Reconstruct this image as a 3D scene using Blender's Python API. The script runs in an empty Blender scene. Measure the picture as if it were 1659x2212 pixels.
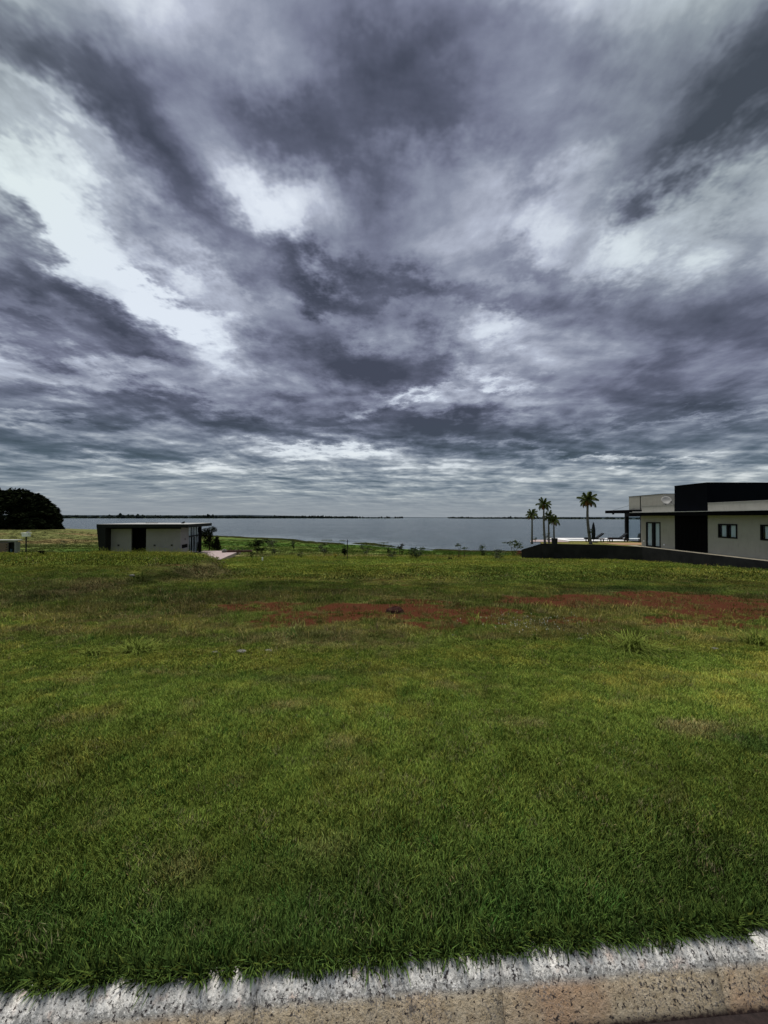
import bpy, math, random
import numpy as np
from mathutils import Matrix, Vector
random.seed(7); RS = np.random.RandomState(11)
S = bpy.context.scene
COL = S.collection
R = math.radians

# ------------------------------------------------------------------ camera
H = 1.55; F = 385.0; CX, CY = 384.0, 512.0
PITCH, ROLL = R(0.80), R(0.18)
_f = Vector((0, math.cos(PITCH), math.sin(PITCH)))
_r = Vector((math.cos(ROLL), 0, math.sin(ROLL))); _r = (_r - _r.dot(_f) * _f).normalized()
_u = _r.cross(_f)
cam = bpy.data.cameras.new('camera'); cam.sensor_fit = 'VERTICAL'; cam.sensor_height = 36.0
cam.lens = 36.0 * F / 1024.0; cam.clip_start = 0.05; cam.clip_end = 30000
co = bpy.data.objects.new('camera', cam); COL.objects.link(co)
co.matrix_world = Matrix(((_r.x, _u.x, -_f.x, 0), (_r.y, _u.y, -_f.y, 0), (_r.z, _u.z, -_f.z, H), (0, 0, 0, 1)))
S.camera = co
def ray(px, py):                       # direction in the place of a point seen in the photograph
    return (_f * F + _r * (px - CX) + _u * (CY - py)).normalized()
def azel(px, py):
    d = ray(px, py); return math.atan2(d.x, d.y), math.asin(d.z)

# ------------------------------------------------------------------ exposure, sun, sky
S.view_settings.view_transform = 'Standard'; S.view_settings.look = 'None'
S.view_settings.gamma = 1; S.view_settings.exposure = 1.55; S.view_settings.use_curve_mapping = False
S.cycles.max_bounces = 4; S.cycles.diffuse_bounces = 2; S.cycles.glossy_bounces = 3; S.cycles.transparent_max_bounces = 12; S.cycles.use_denoising = True
SUN_EL, SUN_AZ = R(76), R(-24)
sun = bpy.data.lights.new('sun', 'SUN'); sun.energy = 1.5; sun.angle = R(24); sun.color = (1.0, 0.965, 0.91)
so = bpy.data.objects.new('sun', sun); COL.objects.link(so)
sd = Vector((math.sin(SUN_AZ) * math.cos(SUN_EL), math.cos(SUN_AZ) * math.cos(SUN_EL), math.sin(SUN_EL)))
so.rotation_euler = (-sd).to_track_quat('-Z', 'Y').to_euler(); so.location = sd * 50

class NT:                              # small node helper
    def __init__(s, t): s.t = t; s.n = t.nodes; s.l = t.links
    def new(s, ty, **k):
        n = s.n.new(ty)
        for a, v in k.items(): setattr(n, a, v)
        return n
    def put(s, sock, v):
        if isinstance(v, bpy.types.NodeSocket): s.l.new(v, sock)
        else: sock.default_value = v
    def m(s, op, a, b=0.0, c=None, clamp=False):
        n = s.new('ShaderNodeMath', operation=op); n.use_clamp = clamp
        s.put(n.inputs[0], a); s.put(n.inputs[1], b)
        if c is not None: s.put(n.inputs[2], c)
        return n.outputs[0]
    def vm(s, op, a, b=(0, 0, 0), sc=None):
        n = s.new('ShaderNodeVectorMath', operation=op)
        s.put(n.inputs[0], a); s.put(n.inputs[1], b)
        if sc is not None: s.put(n.inputs['Scale'], sc)
        return n.outputs['Value'] if op in ('LENGTH', 'DOT_PRODUCT') else n.outputs[0]
    def noise(s, vec, scale, det=4, rough=.55, dist=0.0, col=False, dim='3D'):
        n = s.new('ShaderNodeTexNoise', noise_dimensions=dim); s.put(n.inputs['Vector'], vec)
        n.inputs['Scale'].default_value = scale; n.inputs['Detail'].default_value = det
        n.inputs['Roughness'].default_value = rough; n.inputs['Distortion'].default_value = dist
        return n.outputs['Color'] if col else n.outputs['Fac']
    def comb(s, x, y, z=0.0):
        n = s.new('ShaderNodeCombineXYZ'); s.put(n.inputs[0], x); s.put(n.inputs[1], y); s.put(n.inputs[2], z); return n.outputs[0]
    def sep(s, v):
        n = s.new('ShaderNodeSeparateXYZ'); s.put(n.inputs[0], v); return n.outputs
    def ramp(s, f, stops, interp='LINEAR'):
        n = s.new('ShaderNodeValToRGB'); n.color_ramp.interpolation = interp
        e = n.color_ramp.elements
        while len(e) > 1: e.remove(e[-1])
        e[0].position = stops[0][0]; c = stops[0][1]; e[0].color = (*c, 1) if not isinstance(c, (int, float)) else (c, c, c, 1)
        for p, c in stops[1:]:
            x = e.new(p); x.color = (*c, 1) if not isinstance(c, (int, float)) else (c, c, c, 1)
        s.put(n.inputs[0], f); return n.outputs[0]
    def mix(s, f, a, b, mode='MIX'):
        n = s.new('ShaderNodeMix', data_type='RGBA', blend_type=mode)
        s.put(n.inputs[0], f)
        for so_, v in ((n.inputs[6], a), (n.inputs[7], b)):
            s.put(so_, v if isinstance(v, bpy.types.NodeSocket) else (*v, 1))
        return n.outputs[2]
    def mr(s, v, a, b, c=0.0, d=1.0, smooth=True):
        n = s.new('ShaderNodeMapRange'); n.interpolation_type = 'SMOOTHSTEP' if smooth else 'LINEAR'
        s.put(n.inputs[0], v)
        for i, x in enumerate((a, b, c, d)): n.inputs[i + 1].default_value = x
        return n.outputs[0]

W = bpy.data.worlds.new('World'); S.world = W; W.use_nodes = True
W.node_tree.nodes.clear(); N = NT(W.node_tree)
def build_sky():
    tc = N.new('ShaderNodeTexCoord').outputs['Generated']
    d = N.vm('NORMALIZE', tc); x, y, z = N.sep(d)
    # clouds lie on a layer overhead: the direction meets it at (x, y) / z
    zz = N.m('ADD', N.m('MAXIMUM', z, 0.0), 0.095)
    pv = N.comb(N.m('DIVIDE', x, zz), N.m('DIVIDE', y, zz), 0.0)
    az = N.m('ARCTAN2', x, y); el = N.m('ARCSINE', z)
    w1 = N.vm('SUBTRACT', N.noise(pv, 1.5, 6, .68, 0, True, '2D'), (.5, .5, .5))
    # the push of the noise shrinks towards the horizon, where the layer is seen edge on
    fl = N.mr(z, 0.0, .5, .12, 1.0, False)
    wv = N.vm('MULTIPLY', w1, (.36, .36, 0))
    wx, wy, _ = N.sep(wv)
    q = N.comb(N.m('ADD', az, wx), N.m('ADD', el, N.m('MULTIPLY', wy, fl)), 0.0)
    k = 768 / 1659.0
    blobs = [  # centre, half sizes, slope (degrees, down to the right), weight (+ dense, - thin)
        (860, 210, 125, 110, 0, .58), (610, 270, 140, 64, 12, .42), (800, 400, 60, 90, 20, .16),
        (330, 340, 230, 66, 50, .48), (130, 200, 130, 45, 35, .26), (330, 560, 60, 28, 30, .42),
        (110, 600, 170, 62, 38, .50), (230, 690, 80, 26, 35, .26), (1600, 240, 230, 120, -48, .60), (1420, 380, 140, 38, -18, .30),
        (880, 635, 260, 36, 5, .42), (690, 600, 60, 30, 20, .30), (800, 775, 170, 52, -4, .62), (1420, 690, 300, 120, 8, .28),
        (1130, 545, 90, 34, 10, .34), (60, 735, 190, 22, 17, .30), (240, 770, 90, 16, 22, .2), (520, 905, 300, 32, 4, .56),
        (150, 965, 280, 28, 3, .34), (60, 880, 160, 26, 6, .20), (1120, 955, 280, 30, 3, .58), (1480, 885, 260, 46, 4, .38),
        (960, 905, 140, 22, 0, .18), (520, 800, 160, 30, 16, .18), (1080, 850, 80, 12, 5, .16), (1300, 1090, 300, 14, 0, .08),
        (950, 60, 300, 70, 0, .06), (1330, 100, 100, 60, 0, .06), (1640, 700, 120, 120, 0, .12), (640, 560, 90, 40, 35, .10),
        (30, 440, 150, 60, 10, -.30), (215, 480, 110, 60, 30, -.14), (60, 250, 130, 24, 42, -.22), (150, 320, 90, 20, 40, -.18),
        (330, 640, 190, 38, 42, -.56), (470, 700, 120, 30, 22, -.28), (180, 560, 120, 24, 42, -.28), (560, 440, 140, 46, 27, -.36),
        (690, 420, 60, 40, 20, -.24), (1400, 500, 230, 56, -12, -.26), (1200, 400, 150, 50, -20, -.16), (1120, 260, 220, 120, 0, .30), (1120, 40, 330, 90, 0, .24), (1350, 330, 120, 60, -20, .12), (1560, 440, 130, 40, -10, -.12),
        (1040, 720, 66, 36, 15, -.34), (1010, 790, 60, 30, 40, -.30), (860, 852, 80, 14, -18, -.40), (1090, 830, 90, 16, 8, -.24),
        (90, 30, 170, 70, 20, -.26), (1580, 60, 150, 28, -50, -.12), (1400, 560, 200, 30, -6, -.08), (1250, 560, 90, 40, -10, -.10),
        (160, 820, 260, 24, 8, -.30), (380, 770, 120, 24, 20, -.26), (90, 905, 170, 10, 3, -.20), (700, 975, 160, 9, 0, -.34), (450, 1010, 300, 12, 2, -.18),
        (1330, 990, 220, 7, 3, -.42), (1560, 1045, 200, 20, 0, -.22), (880, 1000, 260, 10, 0, -.12), (960, 905, 160, 20, 0, .2),
        (1500, 905, 170, 8, -6, -.26), (730, 915, 110, 7, 2, -.22), (1300, 230, 100, 80, 0, .08), (420, 590, 120, 26, 30, -.20), (120, 1075, 200, 16, 0, -.14), (820, 1075, 500, 14, 0, -.08)]
    tot = None
    for (bx, by, rx, ry, an, am) in blobs:
        bx *= k; by *= k; rx *= k; ry *= k; a = R(an)
        c0 = azel(bx, by)
        c1 = azel(bx + rx * math.cos(a), by + rx * math.sin(a)); c2 = azel(bx - ry * math.sin(a), by + ry * math.cos(a))
        A = np.array([[c1[0] - c0[0], c2[0] - c0[0]], [c1[1] - c0[1], c2[1] - c0[1]]]) * 1.15
        U, sv, _v = np.linalg.svd(A)
        mp = N.new('ShaderNodeMapping', vector_type='TEXTURE'); N.put(mp.inputs[0], q)
        mp.inputs[1].default_value = (c0[0], c0[1], 0); mp.inputs[2].default_value = (0, 0, math.atan2(U[1, 0], U[0, 0]))
        mp.inputs[3].default_value = (sv[0], sv[1], 1)
        g = N.m('POWER', 0.3679, N.vm('DOT_PRODUCT', mp.outputs[0], mp.outputs[0]))
        tot = N.m('MULTIPLY', g, am) if tot is None else N.m('MULTIPLY_ADD', g, am, tot)
    # cloud texture on the layer
    G = lambda p: N.noise(p, 1.9, 7, .55, .15, False, '2D')
    g1 = G(pv); g2 = G(N.vm('ADD', pv, (-.040, .085, 0)))          # the same cloud a step towards the sun: gives lit and shaded sides
    st = N.vm('MULTIPLY', pv, (.5, 1.5, 1))
    f2 = N.m('SUBTRACT', N.noise(st, 1.3, 6, .6, .1, False, '2D'), .5)
    low = N.mr(z, .03, .36, 1.0, .0)
    v = N.m('ADD', .425, N.m('MULTIPLY', tot, .88))
    v = N.m('MULTIPLY_ADD', N.m('SUBTRACT', g1, .5), .84, v)
    v = N.m('MULTIPLY_ADD', N.m('SUBTRACT', g2, g1), 1.45, v)
    v = N.m('MULTIPLY_ADD', N.m('MULTIPLY', f2, N.m('MULTIPLY_ADD', low, .62, .15)), 1.0, v)
    hz = N.mr(z, .0, .13, 1.0, .0)                       # thin bright air above the horizon
    v = N.m('ADD', .45, N.m('MULTIPLY', N.m('SUBTRACT', v, .45), N.m('MULTIPLY_ADD', hz, -.68, 1.0)))
    col = N.ramp(v, [(.0, (.83, .87, .90)), (.15, (.66, .70, .76)), (.26, (.44, .475, .57)), (.44, (.262, .292, .380)),
                     (.60, (.176, .194, .275)), (.76, (.106, .119, .175)), (1.0, (.058, .068, .102))])
    teal = N.ramp(v, [(.0, (.80, .80, .76)), (.16, (.64, .67, .68)), (.32, (.36, .41, .44)), (.48, (.205, .255, .305)),
                      (.62, (.108, .152, .192)), (.78, (.075, .115, .145)), (1.0, (.05, .08, .10))])
    col = N.mix(N.mr(z, .05, .30, 1.0, .0), col, teal)
    side = N.m('MULTIPLY', N.m('MAXIMUM', N.mr(az, .35, .75), N.mr(az, -.5, -.85)), N.mr(z, .3, .6))
    col = N.mix(N.m('MULTIPLY', side, .8), col, N.mix(1.0, col, (1.0, 1.06, .90), 'MULTIPLY'))
    col = N.mix(N.m('MULTIPLY', hz, .35), col, (.235, .272, .315))
    col = N.mix(N.mr(z, .0, .075, .6, .0), col, (.315, .345, .372))
    b1 = N.new('ShaderNodeBackground'); N.put(b1.inputs[0], col); b1.inputs[1].default_value = .341
    sk = N.new('ShaderNodeTexSky', sky_type='NISHITA'); sk.sun_disc = False
    sk.sun_elevation = SUN_EL; sk.sun_rotation = SUN_AZ; sk.air_density = 1.0
    b2 = N.new('ShaderNodeBackground'); N.put(b2.inputs[0], sk.outputs[0]); b2.inputs[1].default_value = .06
    mx = N.new('ShaderNodeMixShader')                    # a little blue sky where the cloud is thin
    N.put(mx.inputs[0], N.mr(v, .0, .4, .80, 1.0)); N.l.new(b2.outputs[0], mx.inputs[1]); N.l.new(b1.outputs[0], mx.inputs[2])
    o = N.new('ShaderNodeOutputWorld'); N.l.new(mx.outputs[0], o.inputs[0])
build_sky()
W.cycles.sampling_method = 'MANUAL'; W.cycles.sample_map_resolution = 512
# ------------------------------------------------------------------ numpy noise, terrain
def _h(ix, iy, s):
    n = (ix.astype(np.int64) * 374761393 + iy.astype(np.int64) * 668265263 + s * 1274126177) & 0xffffffff
    n = ((n ^ (n >> 13)) * 1274126177) & 0xffffffff
    return ((n ^ (n >> 16)) & 0xffff) / 65535.0
def vn(x, y, s=0):
    x = np.asarray(x, float); y = np.asarray(y, float); ix = np.floor(x); iy = np.floor(y)
    fx = x - ix; fy = y - iy; fx = fx * fx * (3 - 2 * fx); fy = fy * fy * (3 - 2 * fy)
    a = _h(ix, iy, s); b = _h(ix + 1, iy, s); c = _h(ix, iy + 1, s); d = _h(ix + 1, iy + 1, s)
    return a + (b - a) * fx + (c - a) * fy + (a - b - c + d) * fx * fy
def fbm(x, y, s=0, o=4):
    t = 0; a = .5; w = 0
    for i in range(o):
        t = t + a * vn(np.asarray(x) * 2 ** i + 17.3 * i, np.asarray(y) * 2 ** i - 9.1 * i, s + i); w += a; a *= .55
    return t / w
def sm(x, a, b):
    t = np.clip((np.asarray(x, float) - a) / (b - a), 0, 1); return t * t * (3 - 2 * t)
LAKE = -6.0
PY = [1.3, 3, 6, 10, 16, 24, 33, 40, 60]; PZ = [0, -.06, -.28, -.60, -1.05, -1.62, -2.15, -2.58, -2.58]
SX = [-600, -400, -194, -120, -60, -31.5, -24.7, -12, -5.4, 4.8, 14.9, 31, 60, 120, 400, 900]
SY = [420, 330, 232, 186, 149, 130, 119, 110, 115, 97, 89, 87, 80, 85, 120, 200]
def kerb_y(X): return 1.268 + .074 * np.asarray(X, float)         # line of the kerb's front face
def shore(X): return np.interp(X, SX, SY) + 2.2 * (vn(np.asarray(X) / 7., 0 * np.asarray(X), 5) - .5) + 1.2 * (vn(np.asarray(X) / 2., 0 * np.asarray(X), 6) - .5)
def chan(X, Y):                         # narrow inlet behind the reeds
    yc = np.interp(X, [-14, -9, 0, 9, 20], [113, 108.5, 97.5, 89.6, 86.5])
    return np.exp(-((Y - yc) / 2.4) ** 2) * sm(X, -13, -9) * (1 - sm(X, 8, 13)) * (.75 + .5 * vn(np.asarray(X) / 1.7, Y * 0, 8))
def bank_h(Y): return np.interp(Y, [6, 8, 10, 13, 16, 19, 22, 25.5, 29, 32], [0, .06, .17, .33, .52, .70, .80, .80, .35, 0])
def bank_m(X, Y):                       # the left lot has been filled up; its bank faces right and towards the street
    toe = np.interp(Y, [6, 10, 18, 22, 28], [9.3, 8.3, 7.2, 9.9, 11.6]) + 1.0 * (vn(Y / 2.1, X * 0, 3) - .5) + .4 * (vn(Y / .7, X * 0, 4) - .5)
    return sm(-X, toe, toe + 1.4)
def zf(X, Y):
    X = np.asarray(X, float); Y = np.asarray(Y, float)
    z = np.interp(Y, PY, PZ)
    for k in (-.8, .8): z = z * .5 + .25 * np.interp(Y + k, PY, PZ) + .25 * np.interp(Y - k, PY, PZ)
    z = np.where(Y < 3, np.interp(Y, PY, PZ), z)
    z = z + bank_h(Y) * bank_m(X, Y)
    z = z - .24 * sm(Y, 27, 33) * (1 - sm(Y, 42, 60)) * sm(-X, 10, 13)
    ys = shore(X); t = np.clip((Y - 40) / (ys - 40), 0, 1.6)
    z = z + (LAKE + 2.58 - 0.02) * (1 - np.clip(1 - t, 0, 1) ** 1.22) - np.clip(t - 1, 0, 1) * 12
    z = z + 2.2 * sm(-X, 60, 108) * sm(Y, 60, 110) * (1 - sm(t, .72, .98))
    z = z - 1.1 * chan(X, Y)
    u = sm(Y, 1.8, 9)
    z = z + u * (.10 * (fbm(X / 2.6, Y / 1.8, 21, 3) - .5) + .28 * sm(Y, 8, 30) * (1 - sm(t, .5, .9)) * (fbm(X / 9., Y / 7., 22, 3) - .5))
    z = z + .012 * (fbm(X / .35, Y / .35, 24, 2) - .5)
    return np.where(t > 1, np.minimum(z, LAKE - .03), z)
def at(px, py):                         # the point of the ground seen there in the photograph
    d = ray(px, py)
    if _g0 is None: globals()['_g0'] = np.geomspace(.8, 600, 420)
    lo, hi = _g0[0], _g0[-1]; t = _g0
    for _ in range(2):
        k = int(np.argmax(H + d.z * t < zf(d.x * t, d.y * t)))
        lo, hi = t[max(k - 1, 0)], t[k]; t = np.linspace(lo, hi, 24)
    p = Vector((0, 0, H)) + d * float(hi)
    return p
_g0 = None
def on(X, Y): return Vector((X, Y, float(zf(X, Y))))

# patches of bare soil, dry and lush grass: centre and half sizes in the photograph, worked out on the ground
PATCH = {'soil': [(700, 603, 90, 10, 1.0), (625, 601, 60, 7, .9), (560, 600, 50, 5, .8), (480, 613, 50, 6, 1.0), (400, 611, 60, 9, 1.0), (300, 620, 50, 7, .85),
                  (430, 624, 45, 4, .6), (660, 621, 90, 5, .5), (755, 607, 50, 11, 1.0), (350, 607, 34, 3, .55), (270, 606, 34, 4, .5), (720, 624, 60, 4, .5), (560, 621, 50, 4, .55), (385, 583, 20, 2, .3), (180, 566, 26, 2, .35)],
         'lime': [(215, 606, 28, 4, 1), (478, 591, 60, 4, .8), (600, 578, 70, 4, .5), (470, 617, 0, 0, 0), (540, 612, 30, 4, .5), (60, 614, 70, 6, .4), (30, 572, 60, 7, .5), (120, 563, 60, 5, .6), (330, 570, 120, 5, .6), (230, 575, 30, 5, .4), (570, 690, 90, 22, .4), (100, 660, 90, 9, .5), (300, 660, 200, 8, .45), (620, 570, 120, 5, .4), (530, 660, 60, 8, .5), (245, 589, 40, 4, .4), (445, 640, 60, 5, .5)],
         'dry': [(90, 585, 60, 8, .8), (190, 571, 48, 9, 1), (215, 566, 30, 5, .9), (330, 640, 150, 14, .8), (140, 620, 120, 16, .55), (240, 603, 100, 10, .5), (620, 628, 160, 10, .5), (400, 600, 200, 16, .45), (690, 727, 46, 9, .9), (500, 724, 60, 12, .6), (340, 745, 50, 10, .6), (370, 760, 30, 8, .5), (560, 745, 60, 10, .4), (300, 708, 60, 9, .5), (180, 676, 90, 5, .6), (290, 679, 60, 4, .6), (80, 682, 50, 4, .55), (40, 745, 40, 12, .5), (150, 880, 50, 22, .4), (330, 850, 40, 20, .45), (640, 800, 40, 14, .4), (440, 830, 30, 14, .35), (90, 820, 40, 14, .4), (560, 880, 30, 14, .3), (90, 724, 70, 12, .45), (190, 716, 70, 14, .4), (620, 700, 60, 8, .4), (470, 690, 100, 8, .35), (400, 580, 160, 8, .5), (600, 590, 90, 6, .35), (430, 566, 60, 3, .5), (530, 561, 70, 3, .5), (700, 583, 70, 5, .4)],
         'dark': [(755, 745, 34, 14, 1), (330, 905, 120, 28, .5), (520, 900, 150, 30, .7), (240, 940, 110, 22, .6), (700, 890, 80, 20, .4), (35, 925, 60, 26, .5), (270, 590, 40, 5, .6), (130, 600, 80, 8, .6), (230, 620, 60, 6, .3), (250, 572, 30, 6, .5), (730, 570, 60, 4, .4), (660, 590, 110, 3, 1), (600, 592, 60, 3, .8), (30, 600, 60, 14, .7), (200, 560, 30, 4, .5), (170, 596, 60, 4, .6), (330, 600, 50, 5, .5), (300, 634, 90, 5, .5), (440, 762, 70, 12, .3), (330, 672, 70, 4, .7), (250, 678, 60, 3, .6), (60, 690, 50, 4, .5), (410, 672, 50, 3, .5)]}
WP = {}
for kd, L_ in PATCH.items():
    WP[kd] = []
    for (a, b, rx, ry, am) in L_:
        if not am: continue
        c = at(a, b); n_ = at(a, b + ry); f_ = at(a, b - ry); e = at(a + rx, b) if a + rx < 900 else c
        g = 1.25 if kd == 'soil' else 1.0
        WP[kd].append((c.x, c.y, rx * c.y / F * g, g * max(.12, (f_.y - n_.y) / 2), am))
def patch(kd, X, Y):
    d = 0.0 * X
    wx = X + .5 * (fbm(X / .8, Y / .8, 41, 3) - .5) * np.clip(Y / 6, .3, 4); wy = Y + .5 * (fbm(X / .8, Y / .8, 45, 3) - .5) * np.clip(Y / 6, .3, 4)
    for (cx, cy, rx, ry, am) in WP[kd]:
        d = np.maximum(d, am * np.exp(-((wx - cx) / rx) ** 2 - ((wy - cy) / ry) ** 2))
    return d
def soilmask(X, Y):
    n = fbm(X / .9, Y / .55, 51, 5)
    return sm(patch('soil', X, Y) * 1.25 + (n - .5) * 1.7, .20, .56) * sm(Y, 5.6, 6.6)
def wild(X, Y):                         # rough weedy band beyond the mown lawn
    e = 5.35 + .035 * X + .5 * (fbm(X / 1.2, Y * 0, 61, 3) - .5)
    return sm(Y, e, e + .35) * (1 - sm(Y + 1.5 * (fbm(X / 3., Y / 3., 62, 3) - .5), 10.5, 13.5))
GR = np.array((.118, .164, .030)); OL = np.array((.216, .222, .046)); DG = np.array((.048, .090, .021))
LM = np.array((.165, .200, .028)); BR = np.array((.205, .175, .080))
def mixc(a, b, t): return a + (b - a) * np.asarray(t)[..., None]
def grass_col(X, Y):
    X = np.asarray(X, float); Y = np.asarray(Y, float)
    c = np.zeros(X.shape + (3,)) + GR
    n1 = fbm(X / 1.3, Y / .7, 71, 4); n2 = fbm(X / .28, Y / .2, 75, 4); n3 = fbm(X / 6., Y / 3.2, 79, 3)
    c = mixc(c, OL, sm(n1 + .7 * (n2 - .5) + .5 * (n3 - .5), .42, .68) * (.25 + .75 * sm(Y, 1.7, 3.6)))
    c = mixc(c, DG, sm(n2 + .6 * (n1 - .5), .60, .86) * .55)
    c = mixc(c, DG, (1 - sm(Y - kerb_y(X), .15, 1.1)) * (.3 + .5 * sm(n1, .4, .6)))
    c = mixc(c, LM, sm(patch('lime', X, Y) + (n2 - .5) * .9, .22, .9) * .75)
    c = mixc(c, BR, sm(patch('dry', X, Y) + (n2 - .5) * 1.2, .25, .95) * .75)
    c = mixc(c, DG, sm(patch('dark', X, Y) + (n2 - .5) * .6, .2, .8) * .8)
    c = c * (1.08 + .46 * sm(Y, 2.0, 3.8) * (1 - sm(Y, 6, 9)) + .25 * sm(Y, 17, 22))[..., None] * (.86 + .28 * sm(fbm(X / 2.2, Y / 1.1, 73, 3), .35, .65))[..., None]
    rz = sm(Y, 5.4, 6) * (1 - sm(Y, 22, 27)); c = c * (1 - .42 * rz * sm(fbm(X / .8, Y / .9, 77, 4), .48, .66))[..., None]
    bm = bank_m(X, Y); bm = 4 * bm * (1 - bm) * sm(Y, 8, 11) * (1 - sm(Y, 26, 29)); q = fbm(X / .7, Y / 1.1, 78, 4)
    c = mixc(c, BR * .75, bm * sm(q, .36, .56) * .95); c = c * (1 - .68 * bm * sm(1 - q, .48, .62))[..., None]  # bank face: dry brown grass, plus shade painted in as darker colour
    up = sm(bank_m(X, Y), .9, 1.) * sm(Y, 14, 18) * (1 - sm(Y, 26, 30)); c = mixc(c, LM, up * .35)
    ls = sm(Y, 5.0, 5.15) * 0; c = mixc(c, LM, .35 * np.exp(-((Y - 5.0 - .035 * X) / .35) ** 2) * sm(n1, .35, .6)); c = mixc(c, LM, .28 * sm(Y, 20, 25) * (1 - sm(Y, 36, 40)) * sm(fbm(X / 4., Y / 3., 74, 3), .4, .62))
    w = wild(X, Y)
    c = mixc(c, BR, w * sm(n2 + .6 * n1, .55, 1.0) * .5)
    far = sm(Y, 40, 48)                 # reeds and marsh grass down to the water
    ys = shore(X); t = np.clip((Y - 40) / (ys - 40), 0, 1)
    m = fbm(X / 16., Y / 5., 83, 4)
    mg = mixc(np.zeros(X.shape + (3,)) + np.array((.060, .115, .018)), np.array((.10, .13, .03)), sm(m, .42, .62))
    mg = mixc(mg, DG * .8, sm(fbm(X / 20., Y / 3., 87, 4), .56, .7) * .8)
    mg = mixc(mg, np.array((.17, .155, .07)), (1 - sm(t, .05, .22)) * sm(fbm(X / 7., Y / 3., 91, 3), .35, .6))
    hill = sm(-X, 40, 75)
    mg = mixc(mg, mixc(np.zeros(X.shape + (3,)) + np.array((.105, .115, .04)), np.array((.15, .12, .055)), sm(fbm(X / 12., Y / 6., 93, 3), .45, .6)), hill * (1 - sm(t, .7, .95)))
    mg = mixc(mg, np.array((.15, .13, .09)), sm(t, .985, 1.0) * .7)
    sandy = np.exp(-((Y - 42.5 - 1.2 * vn(X / 4., X * 0, 95)) / 1.2) ** 2) * sm(X, -11, -8) * (1 - sm(X, 8, 12))
    c = mixc(c, mg, far)
    c = mixc(c, np.array((.24, .16, .095)), sandy * .9)
    return c

# ------------------------------------------------------------------ mesh helpers
class MB:
    def __init__(s): s.v = []; s.f = []; s.m = []
    def add(s, v, f, mi=0):
        o = len(s.v); s.v += [tuple(p) for p in v]; s.f += [tuple(o + i for i in q) for q in f]; s.m += [mi] * len(f); return s
    def box(s, x0, y0, z0, x1, y1, z1, mi=0):
        v = [(x, y, z) for z in (z0, z1) for y in (y0, y1) for x in (x0, x1)]
        return s.add(v, [(0, 2, 3, 1), (4, 5, 7, 6), (0, 1, 5, 4), (2, 6, 7, 3), (0, 4, 6, 2), (1, 3, 7, 5)], mi)
    def prism(s, pts, z0, z1, mi=0):    # outline seen from above, counter-clockwise
        n = len(pts)
        v = [(*p, z0) for p in pts] + [(*p, z1) for p in pts]
        f = [tuple(range(n - 1, -1, -1)), tuple(range(n, 2 * n))] + [(i, (i + 1) % n, n + (i + 1) % n, n + i) for i in range(n)]
        return s.add(v, f, mi)
    def tube(s, P, rad, n=8, mi=0, cap=True):
        P = [Vector(p) for p in P]; o = len(s.v); rings = []
        rad = rad if isinstance(rad, (list, tuple)) else [rad] * len(P)
        for i, p in enumerate(P):
            t = (P[min(i + 1, len(P) - 1)] - P[max(i - 1, 0)]).normalized()
            a = t.cross(Vector((0, 0, 1)) if abs(t.z) < .95 else Vector((1, 0, 0))).normalized(); b = t.cross(a)
            rings.append([p + (a * math.cos(2 * math.pi * k / n) + b * math.sin(2 * math.pi * k / n)) * rad[i] for k in range(n)])
        v = [q for r in rings for q in r]; f = []
        for i in range(len(P) - 1):
            for k in range(n):
                k2 = (k + 1) % n; f.append((i * n + k, i * n + k2, (i + 1) * n + k2, (i + 1) * n + k))
        if cap: f += [tuple(range(n - 1, -1, -1)), tuple((len(P) - 1) * n + k for k in range(n))]
        return s.add(v, f, mi)
    def rot(s, a, org=(0, 0)):
        c, d = math.cos(a), math.sin(a)
        s.v = [(org[0] + x * c - y * d, org[1] + x * d + y * c, z) for x, y, z in s.v]; return s
    def obj(s, name, mat, parent=None, smooth=False, loc=None, bevel=0):
        me = bpy.data.meshes.new(name); me.from_pydata(s.v, [], s.f); me.update()
        for m_ in (mat if isinstance(mat, (list, tuple)) else [mat]): me.materials.append(m_)
        me.polygons.foreach_set('material_index', s.m)
        if smooth: me.polygons.foreach_set('use_smooth', [True] * len(s.f))
        o = bpy.data.objects.new(name, me); COL.objects.link(o)
        if parent: o.parent = parent
        if loc is not None: o.location = loc
        if bevel:
            b = o.modifiers.new('bevel', 'BEVEL'); b.width = bevel; b.segments = 2; b.limit_method = 'ANGLE'
        return o
def tag(o, label, cat, group=None):
    o['label'] = label; o['category'] = cat
    if group: o['group'] = group
    return o
def thing(name, label, cat, loc=(0, 0, 0), rz=0, group=None):
    o = bpy.data.objects.new(name, None); COL.objects.link(o); o.location = loc; o.rotation_euler = (0, 0, rz); o.empty_display_size = .2
    return tag(o, label, cat, group)
def kind(o, k): o['kind'] = k; return o
def link(name, me, parent=None, loc=(0, 0, 0), rot=(0, 0, 0), sc=1.0):
    o = bpy.data.objects.new(name, me); COL.objects.link(o)
    if parent: o.parent = parent
    o.location = loc; o.rotation_euler = rot; o.scale = (sc,) * 3 if isinstance(sc, (int, float)) else sc
    return o

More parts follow.
